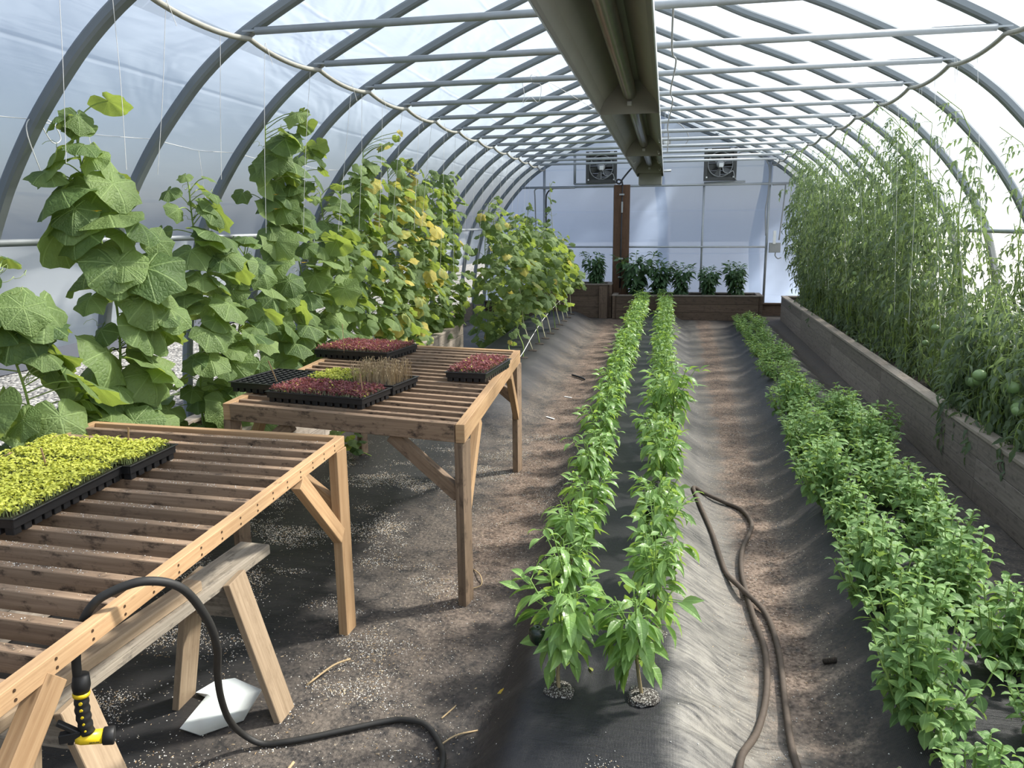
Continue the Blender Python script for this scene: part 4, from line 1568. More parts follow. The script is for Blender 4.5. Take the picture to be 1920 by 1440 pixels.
BV = [basil_meshes(400 + k, 0.29 + 0.04 * (k % 3), 0.185, 30, 0.060) for k in range(5)]
BF = [basil_meshes(420 + k, 0.19, 0.17, 24, 0.055) for k in range(3)]
random.seed(51)
for row in (0, 1):
    y = 1.95 if row == 0 else 1.90
    i = 0
    while y < 13.4:
        far = y > 6.6
        x = (0.86 if row == 0 else 1.20) + (0.040 if row == 0 else 0.034) * (y - 2.0) + random.uniform(-0.03, 0.03)
        if row == 0 and y > 7:
            x = 1.12 + 0.016 * (y - 7) + random.uniform(-0.03, 0.03)
        if row == 1 and y > 7:
            x = 1.31 + 0.018 * (y - 7) + random.uniform(-0.03, 0.03)
        if not (row == 1 and 1.9 < y < 0):
            t = thing('basil_plant', 'basil plant, %s from the near end of the right bed\'s %s row' % (nth(i), ('aisle', 'planter')[row]), 'basil', (x, y, fz(x, y)), random.uniform(0, 6.28), 'basil plants of the right bed')
            sc = random.uniform(0.9, 1.1) * (1.0 if not far else 0.84)
            if 7.4 < y < 7.9:
                sc *= 0.75
            t.scale = (sc, sc, sc)
            v = BF[random.randrange(3)] if far else BV[(i * 2 + row) % 5]
            put('stem', v[0], t)
            put('foliage', v[1], t)
        i += 1
        y += random.uniform(0.36, 0.44) if not far else random.uniform(0.40, 0.48)
# a leggy plant by the planter foot
random.seed(61)
lg = basil_meshes(440, 0.36, 0.20, 16, 0.06)
t = thing('basil_plant', 'leggy basil plant standing apart toward the grey raised bed', 'basil', (1.66, 6.3, fz(1.66, 6.3)), 0.4)
put('stem', lg[0], t)
put('foliage', lg[1], t)

# ---------------------------------------------------------------- tomato plants
def tomato_meshes(seed, h, nst, spread, step, dens=1.0, low=0, lean=0.0, bx=2.28):
    random.seed(seed)
    sm, fm = MB(), MB()
    for s in range(nst + low):
        a = random.uniform(0, 6.28)
        r = spread * (0.2 + 0.8 * random.random()) if s else 0.03
        hh = h * (1.0 if s == 0 else random.uniform(0.6, 0.96))
        if s >= nst:
            hh = random.uniform(0.25, 0.85)
            r = random.uniform(0.15, 0.34)
        st = wob(18, 0.05, hh, 0.1 * r * math.cos(a), 0.1 * r * math.sin(a), (r * math.cos(a) + lean * hh / h, r * math.sin(a)))
        st = [(max(-0.10 if z < 0.9 else -0.6, min(x, CX + film_d(0.35 + z) - 0.16 - bx)), y, z) for x, y, z in st]
        sm.tube(st, [0.0075 - 0.0045 * i / 17 for i in range(18)], 6, False, 0.35)
        n = int(hh / step)
        for k in range(n):
            u = 0.05 + 0.95 * ((k + random.random() * 0.8) / n) ** (1.25 if s < nst else 1)
            p = at_path(st, min(0.99, u))
            az = random.uniform(0, 6.28)
            Lr = random.uniform(0.17, 0.30) * (0.65 if u > 0.9 else 1)
            el0 = random.uniform(0.1, 0.7)
            room = CX + film_d(0.35 + p[2] + 0.06) - 0.02 - bx - p[0]
            if math.cos(az) * Lr * 0.95 + 0.06 > room or (p[2] < 0.55 and math.cos(az) < -0.3 and p[0] < 0.08 and random.random() < 0.8):
                az = math.pi - az
            pts = []
            for i in range(6):
                q = i / 5
                kk = 1.9
                pts.append((p[0] + math.cos(az) * Lr * math.sin(kk * q) / kk * 1.2, p[1] + math.sin(az) * Lr * math.sin(kk * q) / kk * 1.2, p[2] + Lr * (el0 * q - 0.95 * q * q)))
            sm.tube(pts, 0.0018, 4, False, 0.4)
            ti = min(1, max(0, random.gauss(0.45, 0.22)))
            for i in range(1, 6):
                q = pts[i]
                if i == 5:
                    add_leaf(fm, TOM_L, q, az, -1.0, random.gauss(0, 0.4), Lr * random.uniform(0.28, 0.4), random.uniform(0.6, 1.8), random.uniform(0.2, 0.7), ti)
                else:
                    for sd in (-1, 1):
                        if random.random() < 0.93 * dens:
                            add_leaf(fm, TOM_L, q, az + sd * random.uniform(0.8, 1.4), random.uniform(-1.1, 0.0), random.gauss(0, 0.5), Lr * random.uniform(0.24, 0.40), random.uniform(0.5, 1.9), random.uniform(0.2, 0.75), ti)
    s_, f_ = sm.mesh('tomato_stem', True), fm.mesh('tomato_foliage', True)
    s_.materials.append(STEM)
    f_.materials.append(TOM_LEAF)
    return s_, f_


TV = [tomato_meshes(500 + k, 2.38 + 0.07 * (k % 3), 5, 0.25, 0.058, 1.0, 4, -0.16) for k in range(5)]
TB = [tomato_meshes(560 + k, 2.2 + 0.06 * k, 4, 0.25, 0.060, 1.0, 4, -0.34, 2.68) for k in range(4)]
TS = [tomato_meshes(520 + k, 2.35, 3, 0.16, 0.075, 0.85, 6, -0.2) for k in range(2)]
TL = [tomato_meshes(540 + k, 0.95, 7, 0.30, 0.042, 1.0, 5) for k in range(3)]


def tomatoes_on(t, n, zr, r=0.14, sz=0.032):
    for k in range(n):
        a = random.uniform(2.2, 4.6)
        d = random.uniform(0.10, r + 0.08)
        mb = MB()
        q = sz * random.uniform(0.8, 1.2)
        mb.ball((d * math.cos(a), d * math.sin(a), random.uniform(*zr)), q, 14, 9, (1, 1, 0.9))
        mb.build('green_tomato', TOMATO, t, True)


random.seed(71)
TOM = []
for i in range(13):     # front row
    TOM.append((2.17 + random.uniform(-0.03, 0.03), 6.2 + 0.64 * i, 'front', i))
for i in range(12):
    TOM.append((2.50 + random.uniform(-0.04, 0.04), 6.1 + 0.68 * i, 'back', i))
for x, y, row, i in TOM:
    x += 0.014 * (y - 2.7)
    v = TV[random.randrange(5)] if row == 'front' else TB[random.randrange(4)]
    sc = random.uniform(0.94, 1.0)
    if y < 7.0:
        v = TS[i % 2]
        sc = 0.97 if row == 'front' else 0.86
    t = thing('tomato_plant', 'tall tomato plant, %s from the near end of the grey bed\'s %s row' % (nth(i), row), 'tomato plant', (x, y, 0.35), random.choice((0, 0.15, -0.15)), 'tall tomato plants in the right raised bed')
    t.scale = (sc, sc, sc)
    put('stem', v[0], t)
    put('foliage', v[1], t)
    if row == 'front' and i in (1, 3, 5, 8):
        tomatoes_on(t, 4, (0.3, 1.3))
random.seed(81)
LOWT = [(2.14, 3.55, 0.85), (2.62, 3.7, 0.95), (2.10, 4.15, 0.92), (2.6, 4.3, 1.0), (2.10, 4.7, 1.0), (2.56, 4.95, 1.05), (2.10, 5.2, 1.05), (2.56, 5.5, 1.25), (2.12, 5.7, 1.0), (2.6, 6.05, 1.2)]
for i, (x, y, sc) in enumerate(LOWT):
    v = TL[i % 3]
    t = thing('tomato_plant', 'low sprawling tomato plant near the front of the grey bed, %s from its near end' % nth(i), 'tomato plant', (x, y, 0.35), i * 1.1, 'low tomato plants in the right raised bed')
    t.scale = (sc, sc, sc)
    put('stem', v[0], t)
    put('foliage', v[1], t)
    if i in (4, 6):
        t.rotation_euler = (0, 0, 0)
        tomatoes_on(t, 5, (0.28, 0.45), 0.1, 0.036)
t = thing('zinnia', 'thin stalk with one orange flower at the right film wall', 'flower', (2.75, 5.9, 0.35))
mb = MB()
mb.tube(wob(8, 0.02, 0.95), 0.004, 6)
mb.build('stem', STEM, t, True)
mb = MB()
for k in range(12):
    add_leaf(mb, SEED_L, (0.01, 0, 0.95), k * PI / 6, 0.25, 0, 0.035, 0.4, 0.1, 0.5, 0.6)
mb.build('petals', ORANGE, t)

# ---------------------------------------------------------------- strings
def string(a, b, label, group, r=0.0014, curl=False):
    mb = MB()
    pts = [a, ((a[0] + b[0]) / 2 + random.uniform(-0.01, 0.01), (a[1] + b[1]) / 2, (a[2] + b[2]) / 2), b]
    if curl:
        pts = [(a[0] + 0.03, a[1] + 0.03, a[2] - 0.07), (a[0] + 0.015, a[1], a[2] + 0.02)] + pts
    mb.tube(smooth_path(pts, 4), r, 5, False)
    tag(mb.build('trellis_string', TWINE, None, True), label, 'string', group)


random.seed(91)
SL = [2.85, 3.15, 3.52, 3.98, 4.45, 5.05, 5.74, 5.95, 6.4, 6.9, 7.4, 7.8, 8.25, 8.7, 9.2, 9.7, 10.2, 10.7, 11.2, 11.7, 12.2, 12.7, 13.2, 13.7]
for i, y in enumerate(SL):
    u = (y / SPC - 0.6817) % 1.0
    zt = TZ - 0.03 - 0.038 * (4 * u * (1 - u)) ** 0.9
    xb = XV + 0.42 if y < 4 else XV + 0.35
    string((CX - 2.12, y, zt - 0.012), (CX - 2.18 - 0.12 * random.random(), y + random.uniform(-0.02, 0.08), (2.0 if y < 4.2 else 1.7) if y < 8 else 1.2), 'white string hanging from the cucumber side pipe, %s from the near end' % nth(i), 'strings on the left', 0.0014, i % 2 == 0)
SR = [5.6, 6.0, 6.4, 6.75, 7.3, 7.7, 8.2, 8.8, 9.5, 10.2, 11.0, 12.0]
for i, y in enumerate(SR):
    u = (y / SPC - 0.6817) % 1.0
    zt = TZ - 0.03 - 0.038 * (4 * u * (1 - u)) ** 0.9
    string((CX + 2.12, y, zt - 0.012), (CX + 2.20 + 0.2 * random.random(), y + random.uniform(-0.05, 0.08), 0.9), 'white string hanging from the tomato side pipe, %s from the near end' % nth(i), 'strings on the right', 0.0013, i % 2 == 1)
# wall line: one long horizontal string tied from rib to rib with short droppers
mb = MB()
pts = []
for j in range(2, 9):
    pts.append((CX - 2.80 if j > 2 else CX - 2.78, RY(j), 2.26))
    pts.append((CX - 2.80, RY(j) + SPC / 2, 2.235))
mb.tube(pts, 0.0018, 4, False)
for (y, l) in ((3.75, 0.8), (4.75, 0.7)):
    mb.tube([(CX - 2.80, y, 2.24), (CX - 2.79, y + 0.05, 2.24 - l)], 0.0018, 4, False)
mb.tube(smooth_path([(CX - 2.78, 3.37, 2.0), (CX - 2.77, 3.30, 2.2), (CX - 2.78, 3.37, 2.27), (CX - 2.76, 3.46, 2.25), (CX - 2.76, 3.50, 2.18), (CX - 2.76, 3.44, 2.16), (CX - 2.77, 3.38, 2.26)], 6), 0.0026, 5, False)
tag(mb.build('wall_string', TWINE, None, True), 'thin white string tied from rib to rib above the cucumber vines', 'string')
for (x0, y0) in ((-1.62, 7.1),):
    pts = [(-1.52, 7.0, 0.30), (-1.56, 8.3, 0.30), (-1.62, 9.4, 0.36), (-1.66, 10.5, 0.43), (-1.66, 11.6, 0.50), (-1.64, 12.4, 0.55)]
    mb = MB()
    mb.tube(smooth_path(pts, 6), 0.004, 6)
    tag(mb.build('string_line', TWINE, None, True), 'white line stretched low along the black mound past the farther table', 'string')
# loose string loops hanging from a roof tie
mb = MB()
x, y = -1.05, RY(6)
mb.tube(smooth_path([(x - 0.07, y, TZ + 0.02), (x - 0.05, y, TZ - 0.10), (x - 0.06, y, TZ - 0.16), (x + 0.0, y, TZ - 0.12), (x + 0.06, y, TZ - 0.16), (x + 0.08, y, TZ - 0.04), (x + 0.02, y, TZ - 0.02), (x + 0.07, y, TZ + 0.02), (x + 0.45, y + 1.7, TZ - 0.06)], 6), 0.0022, 5, False)
tag(mb.build('loose_string', TWINE, None, True), 'loose loops of white string dangling from a roof tie left of the heater', 'string')

# handwriting on the side curtain
mb = MB()
bx_, by_, bz_ = CX - 3.145, 4.60, 1.30
def ink(pts):
    # written on the curtain: p = (along the wall, up)
    q = []
    for a, z in pts:
        zz = bz_ + z
        d = np.interp(zz, [0.95, 1.30, 1.64], [3.31, 3.24, 3.14])
        q.append((CX - d + 0.012, by_ + a, zz))
    mb.tube(q, 0.003, 5)
ink([(0.0, 0.10), (0.005, 0.0)])
ink(smooth_path([(0.0, 0.10), (0.05, 0.09), (0.045, 0.06), (0.01, 0.052), (0.06, 0.04), (0.055, 0.01), (0.0, 0.0)], 4))
ink([(0.10, 0.095), (0.095, 0.0)])
tag(mb.build('handwritten_mark', INK), 'black handwritten B1 on the white side curtain behind the vines', 'writing')

# ---------------------------------------------------------------- trays with seedlings
def tray(name, label, cx, cy, rz, W, L, kind, group, frac=1.0, n=620, z=TH):
    """W across local x, L along local y"""
    t = thing(name, label, 'tray', (cx, cy, z), rz, group)
    hh = 0.056
    mb = MB()
    for s in (-1, 1):
        mb.box((s * (W / 2 - 0.004), 0, hh - 0.016), (0.008, L, 0.032), None, 0.001)
        mb.box((0, s * (L / 2 - 0.004), hh - 0.016), (W - 0.016, 0.008, 0.032), None, 0.001)
        mb.box((s * (W / 2 + 0.002), 0, hh - 0.002), (0.012, L + 0.016, 0.004), None, 0.001)
        mb.box((0, s * (L / 2 + 0.002), hh - 0.002), (W, 0.012, 0.004), None, 0.001)
    mb.box((0, 0, 0.022), (W - 0.016, L - 0.016, 0.004), None, 0.001)
    sh = mb.build('shell', TRAY, t)
    mb = MB()
    nx_, ny_ = max(2, round(W / 0.042)), max(2, round(L / 0.042))
    for i in range(nx_):
        for j in range(ny_):
            if 0 < i < nx_ - 1 and 0 < j < ny_ - 1:
                continue
            x = -W / 2 + W * (i + 0.5) / nx_
            y = -L / 2 + L * (j + 0.5) / ny_
            mb.box((x, y, 0.018), (0.030, 0.030, 0.035), None, 0.002)
    mb.build('cell_row', TRAY, t)
    if kind == 'empty':
        mb = MB()
        for i in range(nx_ + 1):
            mb.box((-W / 2 + W * i / nx_, 0, hh - 0.006), (0.005, L - 0.01, 0.008), None, 0.001)
        for j in range(ny_ + 1):
            mb.box((0, -L / 2 + L * j / ny_, hh - 0.006), (W - 0.01, 0.005, 0.008), None, 0.001)
        mb.build('cell_grid', TRAY, t)
        return t
    mb = MB()
    vs, fs = [], []
    a_, b_ = 16, 24
    for j in range(b_ + 1):
        for i in range(a_ + 1):
            vs.append((-W / 2 + 0.009 + (W - 0.018) * i / a_, -L / 2 + 0.009 + (L - 0.018) * j / b_, hh - 0.012 + random.uniform(-0.003, 0.003)))
    for j in range(b_):
        for i in range(a_):
            k = j * (a_ + 1) + i
            fs.append([k, k + 1, k + a_ + 2, k + a_ + 1])
    mb.add(vs, fs)
    mb.build('soil', SOIL, t, True)

    def spot(x0=0.0, x1=1.0):
        return (-W / 2 + 0.012 + (W - 0.024) * random.uniform(x0, x1), -L / 2 + 0.012 + (L - 0.024) * random.random())
    sm, fm = MB(), MB()
    if kind in ('lime', 'mixed'):
        for i in range(n if kind == 'lime' else int(n * 0.6)):
            x, y = spot(0, 1.0 if kind == 'lime' else 0.56)
            h_ = random.uniform(0.020, 0.040)
            az = random.uniform(0, 6.28)
            lx, ly = random.uniform(-0.006, 0.006), random.uniform(-0.006, 0.006)
            p = (x + lx, y + ly, hh - 0.012 + h_)
            sm.tube([(x, y, hh - 0.014), p], 0.0011, 3, False, 0.7)
            for k in range(4 if random.random() < 0.5 else 3):
                add_leaf(fm, SEED_L, p, az + k * 2.1 + random.uniform(-0.4, 0.4), random.uniform(-0.25, 0.75), random.gauss(0, 0.3), random.uniform(0.009, 0.0155), random.uniform(0.4, 1.6), 0.25, min(1, max(0, random.gauss(0.6, 0.25))))
        o = fm.build('seedling_leaves', LIME_LEAF, t, True)
        tag(o, kind='stuff')
        o = sm.build('seedling_stems', STEM, t)
        tag(o, kind='stuff')
    if kind == 'red':
        for i in range(n):
            x, y = spot()
            h_ = random.uniform(0.012, 0.034)
            az = random.uniform(0, 6.28)
            p = (x + random.uniform(-0.005, 0.005), y + random.uniform(-0.005, 0.005), hh - 0.012 + h_)
            sm.tube([(x, y, hh - 0.014), p], 0.0010, 3, False, 0.9)
            for k in range(4):
                ti = min(1, max(0, random.gauss(0.5, 0.28)))
                if random.random() < 0.035:
                    ti = 1.6
                add_leaf(fm, RED_L, p, az + k * 1.6 + random.uniform(-0.4, 0.4), random.uniform(-0.2, 1.0), random.gauss(0, 0.3), random.uniform(0.012, 0.021), random.uniform(0.1, 0.9), 0.3, ti)
        tag(fm.build('seedling_leaves', RED_LEAF, t, True), kind='stuff')
        tag(sm.build('seedling_stems', STEM, t), kind='stuff')
    if kind == 'mixed':
        dm = MB()
        for i in range(430):
            x, y = spot(0.50, 1.0)
            h_ = random.uniform(0.055, 0.125)
            e = (x + random.gauss(0, 0.010), y + random.gauss(0, 0.010), hh - 0.014 + h_)
            ti = random.random()
            dm.tube([(x, y, hh - 0.014), ((x + e[0]) / 2 + random.gauss(0, 0.003), (y + e[1]) / 2, (hh + e[2]) / 2), e], 0.0010, 3, False, ti)
            for k in range(3):
                add_leaf(dm, RED_L, e, random.uniform(0, 6.28), random.uniform(-1.2, 0.9), 0, random.uniform(0.008, 0.016), 0.8, 0.3, ti, 0.5)
        o = dm.build('dry_stalks', DRY, t)
        tag(o, kind='stuff')
    return t


random.seed(121)
tray('seedling_tray', 'lime green seedling tray at the far end of the near table', -2.075, 2.37, 0.03, 0.53, 0.268, 'lime', 'lime green seedling trays', n=1300)
tray('seedling_tray', 'lime green seedling tray on the near table, toward its slatted middle', -1.955, 1.985, 0.07, 0.268, 0.50, 'lime', 'lime green seedling trays', n=1300)
tray('seedling_tray', 'lime green seedling tray on the near table, outermost beside the vines', -2.225, 1.965, 0.07, 0.268, 0.50, 'lime', 'lime green seedling trays', n=1300)
BA = -0.17
tray('seedling_tray', 'wide red seedling tray at the front corner of the farther table', -1.655, 3.545, BA, 0.555, 0.272, 'red', 'red seedling trays', n=1500)
tray('seedling_tray', 'tray half lime green, half tall dry tan stalks on the farther table', -1.61, 3.86, BA, 0.55, 0.272, 'mixed', None, n=700)
tray('seedling_tray', 'empty black cell tray at the vine side of the farther table', -2.09, 3.83, BA, 0.30, 0.40, 'empty', None)
tray('seedling_tray', 'wide red seedling tray at the back of the farther table', -2.00, 4.92, BA, 0.56, 0.42, 'red', 'red seedling trays', n=2000)
tray('seedling_tray', 'small red seedling tray alone near the right rail of the farther table', -1.06, 4.33, -0.08, 0.235, 0.50, 'red', 'red seedling trays', n=1000)


def marker(x, y, h, label, rx=0.08, ry=0.05, w=0.007):
    mb = MB()
    mb.bar((x, y, TH + 0.045), (x + rx * h, y + ry * h, TH + 0.045 + h), w, 0.002, (0, 1, 0))
    tag(mb.build('plant_marker', LUMBER), label, 'plant marker', 'wooden plant markers in the trays')


marker(-1.97, 2.45, 0.085, 'wooden marker stick in the far lime green tray')
marker(-2.06, 2.16, 0.085, 'wooden marker stick between the two long lime green trays', -0.25)
marker(-2.02, 1.88, 0.085, 'wooden marker stick in the lime green tray nearest the viewer', -0.1)
marker(-1.44, 3.47, 0.11, 'wooden marker stick at the right end of the wide front red tray', -0.12)
marker(-2.08, 4.72, 0.19, 'tall thin marker stick in front of the back red tray', 0.0, 0.0, 0.004)
marker(-1.09, 4.25, 0.07, 'short marker stick in the small red tray')
marker(-2.02, 3.70, 0.12, 'leaning marker stick between the empty tray and the lime seedlings', -0.4)

# ---------------------------------------------------------------- hoses, nozzle, paper
ZH = 0.014
hp = [(-1.322, 1.388, 0.705), (-1.318, 1.388, 0.76), (-1.302, 1.388, 0.82), (-1.268, 1.392, 0.882), (-1.235, 1.412, 0.912), (-1.17, 1.456, 0.928), (-1.12, 1.518, 0.885), (-1.105, 1.581, 0.775), (-1.12, 1.635, 0.66), (-1.226, 1.78, 0.478),
      (-1.304, 1.90, 0.312), (-1.351, 2.0, 0.163), (-1.352, 2.065, 0.066), (-1.30, 2.095, 0.026), (-1.22, 2.12, 0.02), (-1.123, 2.172, 0.018), (-0.933, 2.287, 0.016), (-0.85, 2.30, 0.015), (-0.77, 2.275, 0.015), (-0.703, 2.206, 0.015), (-0.66, 2.084, 0.015), (-0.64, 1.8, 0.015), (-0.72, 1.2, 0.015)]
hp = [(x, y, z if z > 0.03 else fz(x, y) + ZH) for x, y, z in hp]
t = thing('garden_hose', 'black garden hose arching over the near table rail and onto the floor', 'hose', (0, 0, 0))
mb = MB()
mb.tube(smooth_path(hp, 9), 0.0105, 12)
mb.build('hose_tube', RUBBER, t, True)

hp2 = [(0.26, 2.12), (0.286, 2.255), (0.357, 2.457), (0.414, 2.685), (0.446, 2.988), (0.432, 3.249), (0.423, 3.503), (0.42, 3.735), (0.449, 4.003), (0.525, 4.30), (0.535, 4.45), (0.50, 4.62), (0.41, 4.72), (0.28, 4.76), (0.215, 4.72), (0.235, 4.55), (0.295, 4.15),
       (0.325, 3.85), (0.345, 3.67), (0.40, 3.50), (0.487, 3.31), (0.50, 3.0), (0.475, 2.65), (0.46, 2.39), (0.47, 2.25), (0.48, 2.1)]
mb = MB()
mb.tube(smooth_path([(x, y, fz(x, y) + 0.016 + (0.020 if k == 19 else 0)) for k, (x, y) in enumerate(hp2)], 7), 0.0125, 10)
tag(mb.build('garden_hose', DIRTHOSE, None, True), 'dusty brown hose doubled in a loop on the right-hand path', 'hose')

t = thing('spray_nozzle', 'yellow and black spray nozzle hanging below the near table rail', 'nozzle', (-1.322, 1.388, 0.632))
NR = np.array([Vector((0.98, 0.1, -0.17)).normalized(), Vector((-0.1, 0.99, 0.0)).normalized(), Vector((0.17, 0.02, 0.98)).normalized()]).T
# grip hangs down from the hose, the spray head points right at the bottom
mb = MB()
grip = []
for i in range(19):
    u = i / 18
    r = 0.0155 + 0.0012 * math.cos(u * 5 * 2 * PI) - 0.002 * abs(u - 0.5)
    grip.append((0.012 * u * u, 0, 0.03 - 0.098 * u, r))
mb.tube([g_[:3] for g_ in grip], [g_[3] for g_ in grip], 16)
gp = mb.build('grip', BLACKP, t, True)
mb = MB()
mb.tube([(0, 0, 0.075), (0, 0, 0.050), (0, 0, 0.032)], [0.0165, 0.0195, 0.0165], 16)
mb.build('hose_collar', BLACKP, t, True)
mb = MB()
mb.tube([(0, 0, 0.034), (0, 0, 0.029), (0, 0, 0.024)], [0.0172, 0.0182, 0.0172], 18)
mb.build('yellow_band', YELLOW, t, True)
for i in range(5):
    mb = MB()
    zz = 0.012 - 0.017 * i
    mb.lathe([(0.0, 0.0), (0.0042 - 0.0004 * i, 0.0), (0.0038 - 0.0004 * i, 0.0012), (0.0, 0.0014)], (0.012 * ((0.03 - zz) / 0.098) ** 2, -0.0146, zz), 12, 'y', None, False)
    mb.build('grip_dot', YELLOW, gp)
mb = MB()
mb.tube([(-0.012, 0, -0.080), (0.0, 0, -0.080), (0.042, 0, -0.082)], [0.011, 0.0155, 0.0165], 16)
bd = mb.build('head', YELLOW, t, True)
mb = MB()
mb.tube([(0.042, 0, -0.082), (0.044, 0, -0.082), (0.064, 0, -0.083), (0.066, 0, -0.083)], [0.016, 0.0195, 0.0205, 0.019], 18)
mb.build('twist_tip', BLACKP, t, True)
mb = MB()
mb.bar((-0.048, 0, -0.035), (-0.005, 0, -0.066), 0.016, 0.010)
mb.bar((-0.044, 0, -0.074), (0.0, 0, -0.070), 0.020, 0.022)
mb.bar((-0.022, 0, -0.092), (-0.018, 0, -0.070), 0.012, 0.012)
mb.build('trigger', BLACKP, t)
mb = MB()
mb.tube([(-0.030, 0, -0.080), (-0.010, 0, -0.081)], 0.004, 8)
mb.build('valve_pin', STEEL, t, True)
mb = MB()
# the small upside-down word on the head, built from strokes: nelson
GL = {'n': [[(0, 0), (0, 1)], [(0, .8), (.5, 1), (.6, .7), (.6, 0)]], 'e': [[(.6, .1), (.2, 0), (0, .4), (.2, 1), (.6, .8), (.6, .5), (0, .5)]], 'l': [[(.2, 0), (.2, 1.3)]],
      's': [[(0, .05), (.5, .1), (.5, .45), (.1, .55), (.1, .9), (.6, .95)]], 'o': [[(.3, 0), (0, .5), (.3, 1), (.6, .5), (.3, 0)]]}
cx_ = 0.0
for ch in 'nelson':
    for s_ in GL[ch]:
        mb.tube([(0.036 - (cx_ + a * 0.0032), -0.0166, -0.0875 - b * 0.0034 + 0.004) for a, b in s_], 0.0005, 4)
    cx_ += 0.0034 if ch != 'l' else 0.0024
mb.build('lettering', INK, bd)
for ch in t.children:
    pass
t.rotation_euler = (0.0, 0.10, 0.55)
t.scale = (1.06, 1.06, 1.06)

mb = MB()
pap = [(-1.625, 2.115), (-1.535, 2.10), (-1.43, 2.20), (-1.455, 2.375), (-1.60, 2.43), (-1.665, 2.40), (-1.69, 2.31), (-1.64, 2.31)]
n = len(pap)
c = (np.mean([p[0] for p in pap]), np.mean([p[1] for p in pap]))
vs, fs = [], []
for zo in (0.0, 0.0025):
    vs.append((c[0], c[1], fz(*c) + 0.012 + zo))
    for q in (0.5, 1.0):
        for k, p in enumerate(pap):
            x, y = c[0] + (p[0] - c[0]) * q, c[1] + (p[1] - c[1]) * q
            vs.append((x, y, fz(x, y) + 0.012 + zo + 0.0025 * math.sin(k * 1.9 + q * 2)))
m2 = 2 * n + 1
for lay in (0, 1):
    b0 = lay * m2
    for k in range(n):
        k2 = (k + 1) % n
        fs.append([b0, b0 + 1 + k, b0 + 1 + k2])
        fs.append([b0 + 1 + k, b0 + 1 + n + k, b0 + 1 + n + k2, b0 + 1 + k2])
for k in range(n):
    k2 = (k + 1) % n
    fs.append([1 + n + k, m2 + 1 + n + k, m2 + 1 + n + k2, 1 + n + k2])
mb.add(vs, fs)
tag(mb.build('paper_sheet', PAPER, None, True), 'torn white sheet lying on the floor under the sawhorse', 'sheet')

# small litter on the fabric
def stick(pts, r, name, label, mat, cat='stick'):
    mb = MB()
    mb.tube(smooth_path([(x, y, fz(x, y) + r + dz) for x, y, dz in pts], 4), r, 6)
    tag(mb.build(name, mat, None, True), label, cat)


stick([(-1.03, 8.75, 0.005), (-0.92, 8.62, 0.005), (-0.86, 8.52, 0.005)], 0.012, 'twig', 'dark stick lying on the slope of the left mound', BLACKPIPE)
stick([(-1.31, 2.45, 0.0), (-1.25, 2.56, 0.02), (-1.20, 2.62, 0.02)], 0.004, 'twig', 'pale twig beside the foot of the sawhorse leg', DRY)
stick([(-0.66, 2.55, 0.0), (-0.72, 2.42, 0.0), (-0.74, 2.35, 0.0)], 0.003, 'twig', 'thin straw on the floor near the hose bend', DRY)
stick([(-0.72, 2.20, 0.0), (-0.66, 2.24, 0.01), (-0.60, 2.32, 0.0)], 0.003, 'twig', 'curled straw lying across the hose bend', DRY)
stick([(-1.16, 1.98, 0.0), (-1.15, 2.03, 0.01)], 0.005, 'twig', 'short straw stub in front of the hose on the floor', DRY)
stick([(-0.92, 3.55, 0.0), (-0.86, 3.45, 0.015), (-0.84, 3.38, 0.0), (-0.88, 3.33, 0.0)], 0.003, 'twig', 'dry curled tendril beside the front leg of the farther table', DRY)
stick([(0.66, 2.93, 0.0), (0.70, 2.91, 0.0)], 0.012, 'clod', 'dark clod of soil on the right-hand path', SOIL, 'clod')
for (x, y, lab) in ((-0.98, 7.65, 'short pale green tape strip on the path, the farther one'), (-1.03, 6.75, 'short pale green tape strip on the path, the nearer one')):
    mb = MB()
    mb.bar((x, y, fz(x, y) + 0.006), (x + 0.08, y - 0.05, fz(x + 0.08, y - 0.05) + 0.006), 0.02, 0.003)
    tag(mb.build('tape_strip', WHITE), lab, 'tape')
mb = MB()
add_leaf(mb, PEPPER_L, (-0.56, 2.47, fz(-0.56, 2.47) + 0.012), 0.6, 0.1, 0.2, 0.07, 0.8, 0.4, 1.6)
tag(mb.build('fallen_leaf', PEP_LEAF, None, True), 'dry curled leaf on the black slope left of the first pepper', 'leaf')
mb = MB()
add_leaf(mb, PEPPER_L, (-0.21, 2.45, fz(-0.21, 2.45) + 0.01), 2.0, 0.1, 0.2, 0.035, 0.5, 0.2, 1.2)
tag(mb.build('fallen_leaf', PEP_LEAF, None, True), 'small pale leaf on the fabric between the two front peppers', 'leaf')


def grains(name, label, fn, n, zfn, size=(0.0008, 0.0021), tint=None):
    mb = MB()
    vs, fs = [], []
    k = 0
    T = []
    for i in range(n):
        x, y, big = fn()
        s = random.uniform(*size) * big
        z = zfn(x, y)
        a = random.uniform(0, 6.28)
        ca, sa = math.cos(a), math.sin(a)
        shav = random.random() < 0.25
        lx = s * (2.4 if shav else 1.0)
        ly = s * (0.7 if shav else 1.0)
        hz = s * (0.7 if shav else 1.4)
        pts = [(-lx, -ly, 0), (lx, -ly * 0.8, 0), (lx * 0.8, ly, 0), (-lx * 0.9, ly * 0.9, 0), (0, 0, hz)]
        vs += [(x + p[0] * ca - p[1] * sa, y + p[0] * sa + p[1] * ca, z + p[2]) for p in pts]
        fs += [[k, k + 1, k + 4], [k + 1, k + 2, k + 4], [k + 2, k + 3, k + 4], [k + 3, k, k + 4]]
        T += [random.uniform(0, 0.5) if shav else random.uniform(0.45, 1)] * 5
        k += 5
    mb.add(vs, fs)
    mb.T = [np.array(T)]
    o = mb.build(name, GRAIN)
    return tag(o, label, 'litter', None, 'stuff')


from mathutils import noise as MN


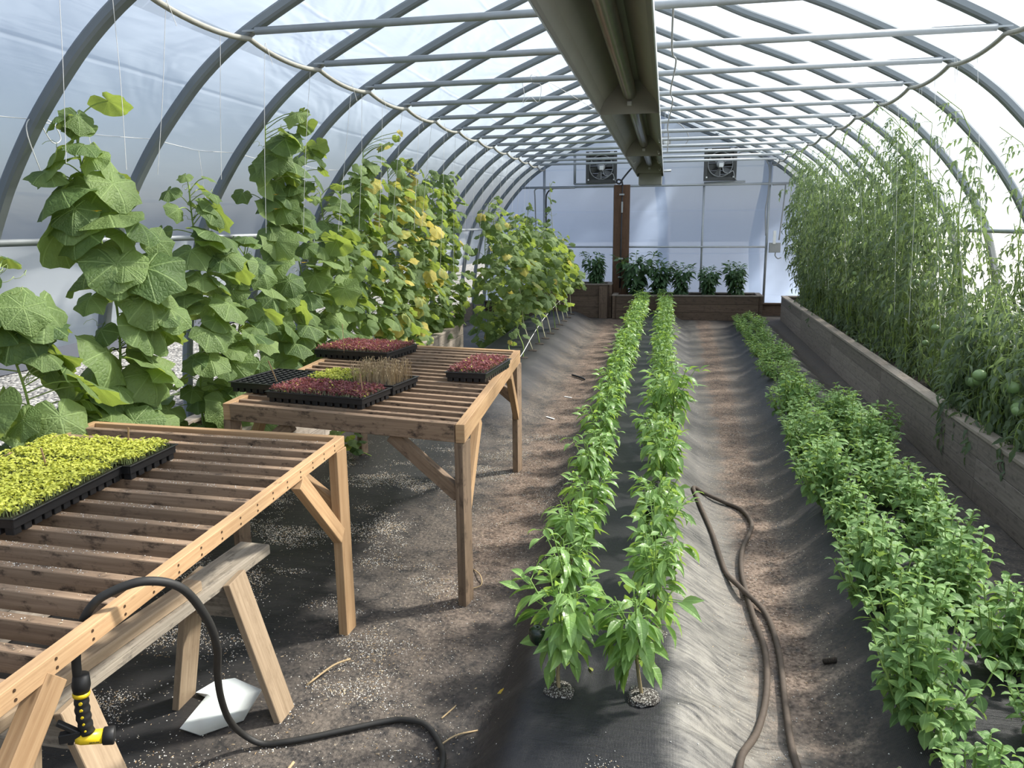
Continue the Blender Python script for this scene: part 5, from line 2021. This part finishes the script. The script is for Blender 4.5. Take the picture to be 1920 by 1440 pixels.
def pick():
    while True:
        x, y = random.uniform(-2.5, -0.55), random.uniform(1.9, 6.2)
        m_ = MN.noise(Vector((x * 2.2, y * 3.2, 3.0))) + 0.35 * MN.noise(Vector((x * 9, y * 12, 1.0)))
        w = 1.0 if x < -1.0 else max(0.0, 1 - (x + 1.0) / 0.6) * 0.5
        if random.random() < max(0.012, min(1, -0.05 + 1.7 * m_)) * w:
            return x, y, random.choice((1, 1, 1, 1.4))


random.seed(131)
grains('perlite_litter', 'white perlite grains and wood shavings scattered under the two slatted tables', pick, 24000, lambda x, y: fz(x, y) + 0.001)


def pick2():
    while True:
        x, y = random.choice(((-0.86, 0.0), (0.5, 1.0)))
        yy = random.uniform(2.0, 7.5)
        xx = random.gauss(x if y == 0 else 0.45 + 0.016 * yy, 0.16)
        return xx, yy, random.choice((0.7, 1, 1.2))


grains('path_litter', 'pale shavings and crumbs sprinkled along the two brown paths', pick2, 5000, lambda x, y: fz(x, y) + 0.001)


def pick3():
    k = random.randrange(2, 18)
    a = 2.14 * (k + 1) / 19
    b = min(1.15, max(0.08, random.gauss(0.42, 0.17)))
    u = Vector((-0.0525, 1.0, 0)).normalized()
    v = Vector((-1, 0.045, 0)).normalized()
    q = u * (a + random.uniform(-0.013, 0.013)) + v * b
    return -1.194 + q.x, 0.78 + q.y, 0.8


grains('slat_litter', 'white perlite crumbs resting on the slats of the near table', pick3, 1500, lambda x, y: TH - 0.001)
grains('spill_litter', 'little heap of white perlite spilled at the near end of the centre bed', lambda: (random.gauss(-0.13, 0.028), random.gauss(1.98, 0.05), 1), 220, lambda x, y: fz(x, y) + 0.001)

# ---------------------------------------------------------------- trees outside beyond the far wall
random.seed(141)
for i, (x, y, z, r) in enumerate([(1.9, 16.9, 4.6, 1.25), (4.4, 17.1, 5.1, 1.35), (-0.1, 17.0, 5.9, 1.15), (3.3, 18.9, 8.4, 1.5)]):
    t = thing('tree', ('low leafy tree outdoors behind the far wall near its middle', 'leafy tree outdoors behind the right half of the far wall', 'leafy tree outdoors behind the brown post', 'tallest tree outdoors, farthest behind the far wall')[i], 'tree', (x, y, -0.03))
    mb = MB()
    mb.tube(wob(8, 0.12, z), [0.14 - 0.011 * k for k in range(8)], 8)
    mb.build('trunk', BARK, t, True)
    fm = MB()
    clumps = []
    for k in range(11):
        a, b = random.uniform(0, 6.28), random.uniform(-1, 1)
        q = r * (0.35 + 0.65 * random.random())
        cl = math.sqrt(1 - b * b)
        clumps.append((q * cl * math.cos(a), q * cl * math.sin(a), z + q * b * 0.9))
    for k in range(1300):
        c = random.choice(clumps)
        add_leaf(fm, PEPPER_S, (c[0] + random.gauss(0, 0.24), c[1] + random.gauss(0, 0.24), c[2] + random.gauss(0, 0.24)), random.uniform(0, 6.28), random.uniform(-1, 1), random.uniform(-1, 1), random.uniform(0.2, 0.34), 0.3, 0.2, random.random(), 1.5)
    fm.build('foliage', TREE_LEAF, t, True)
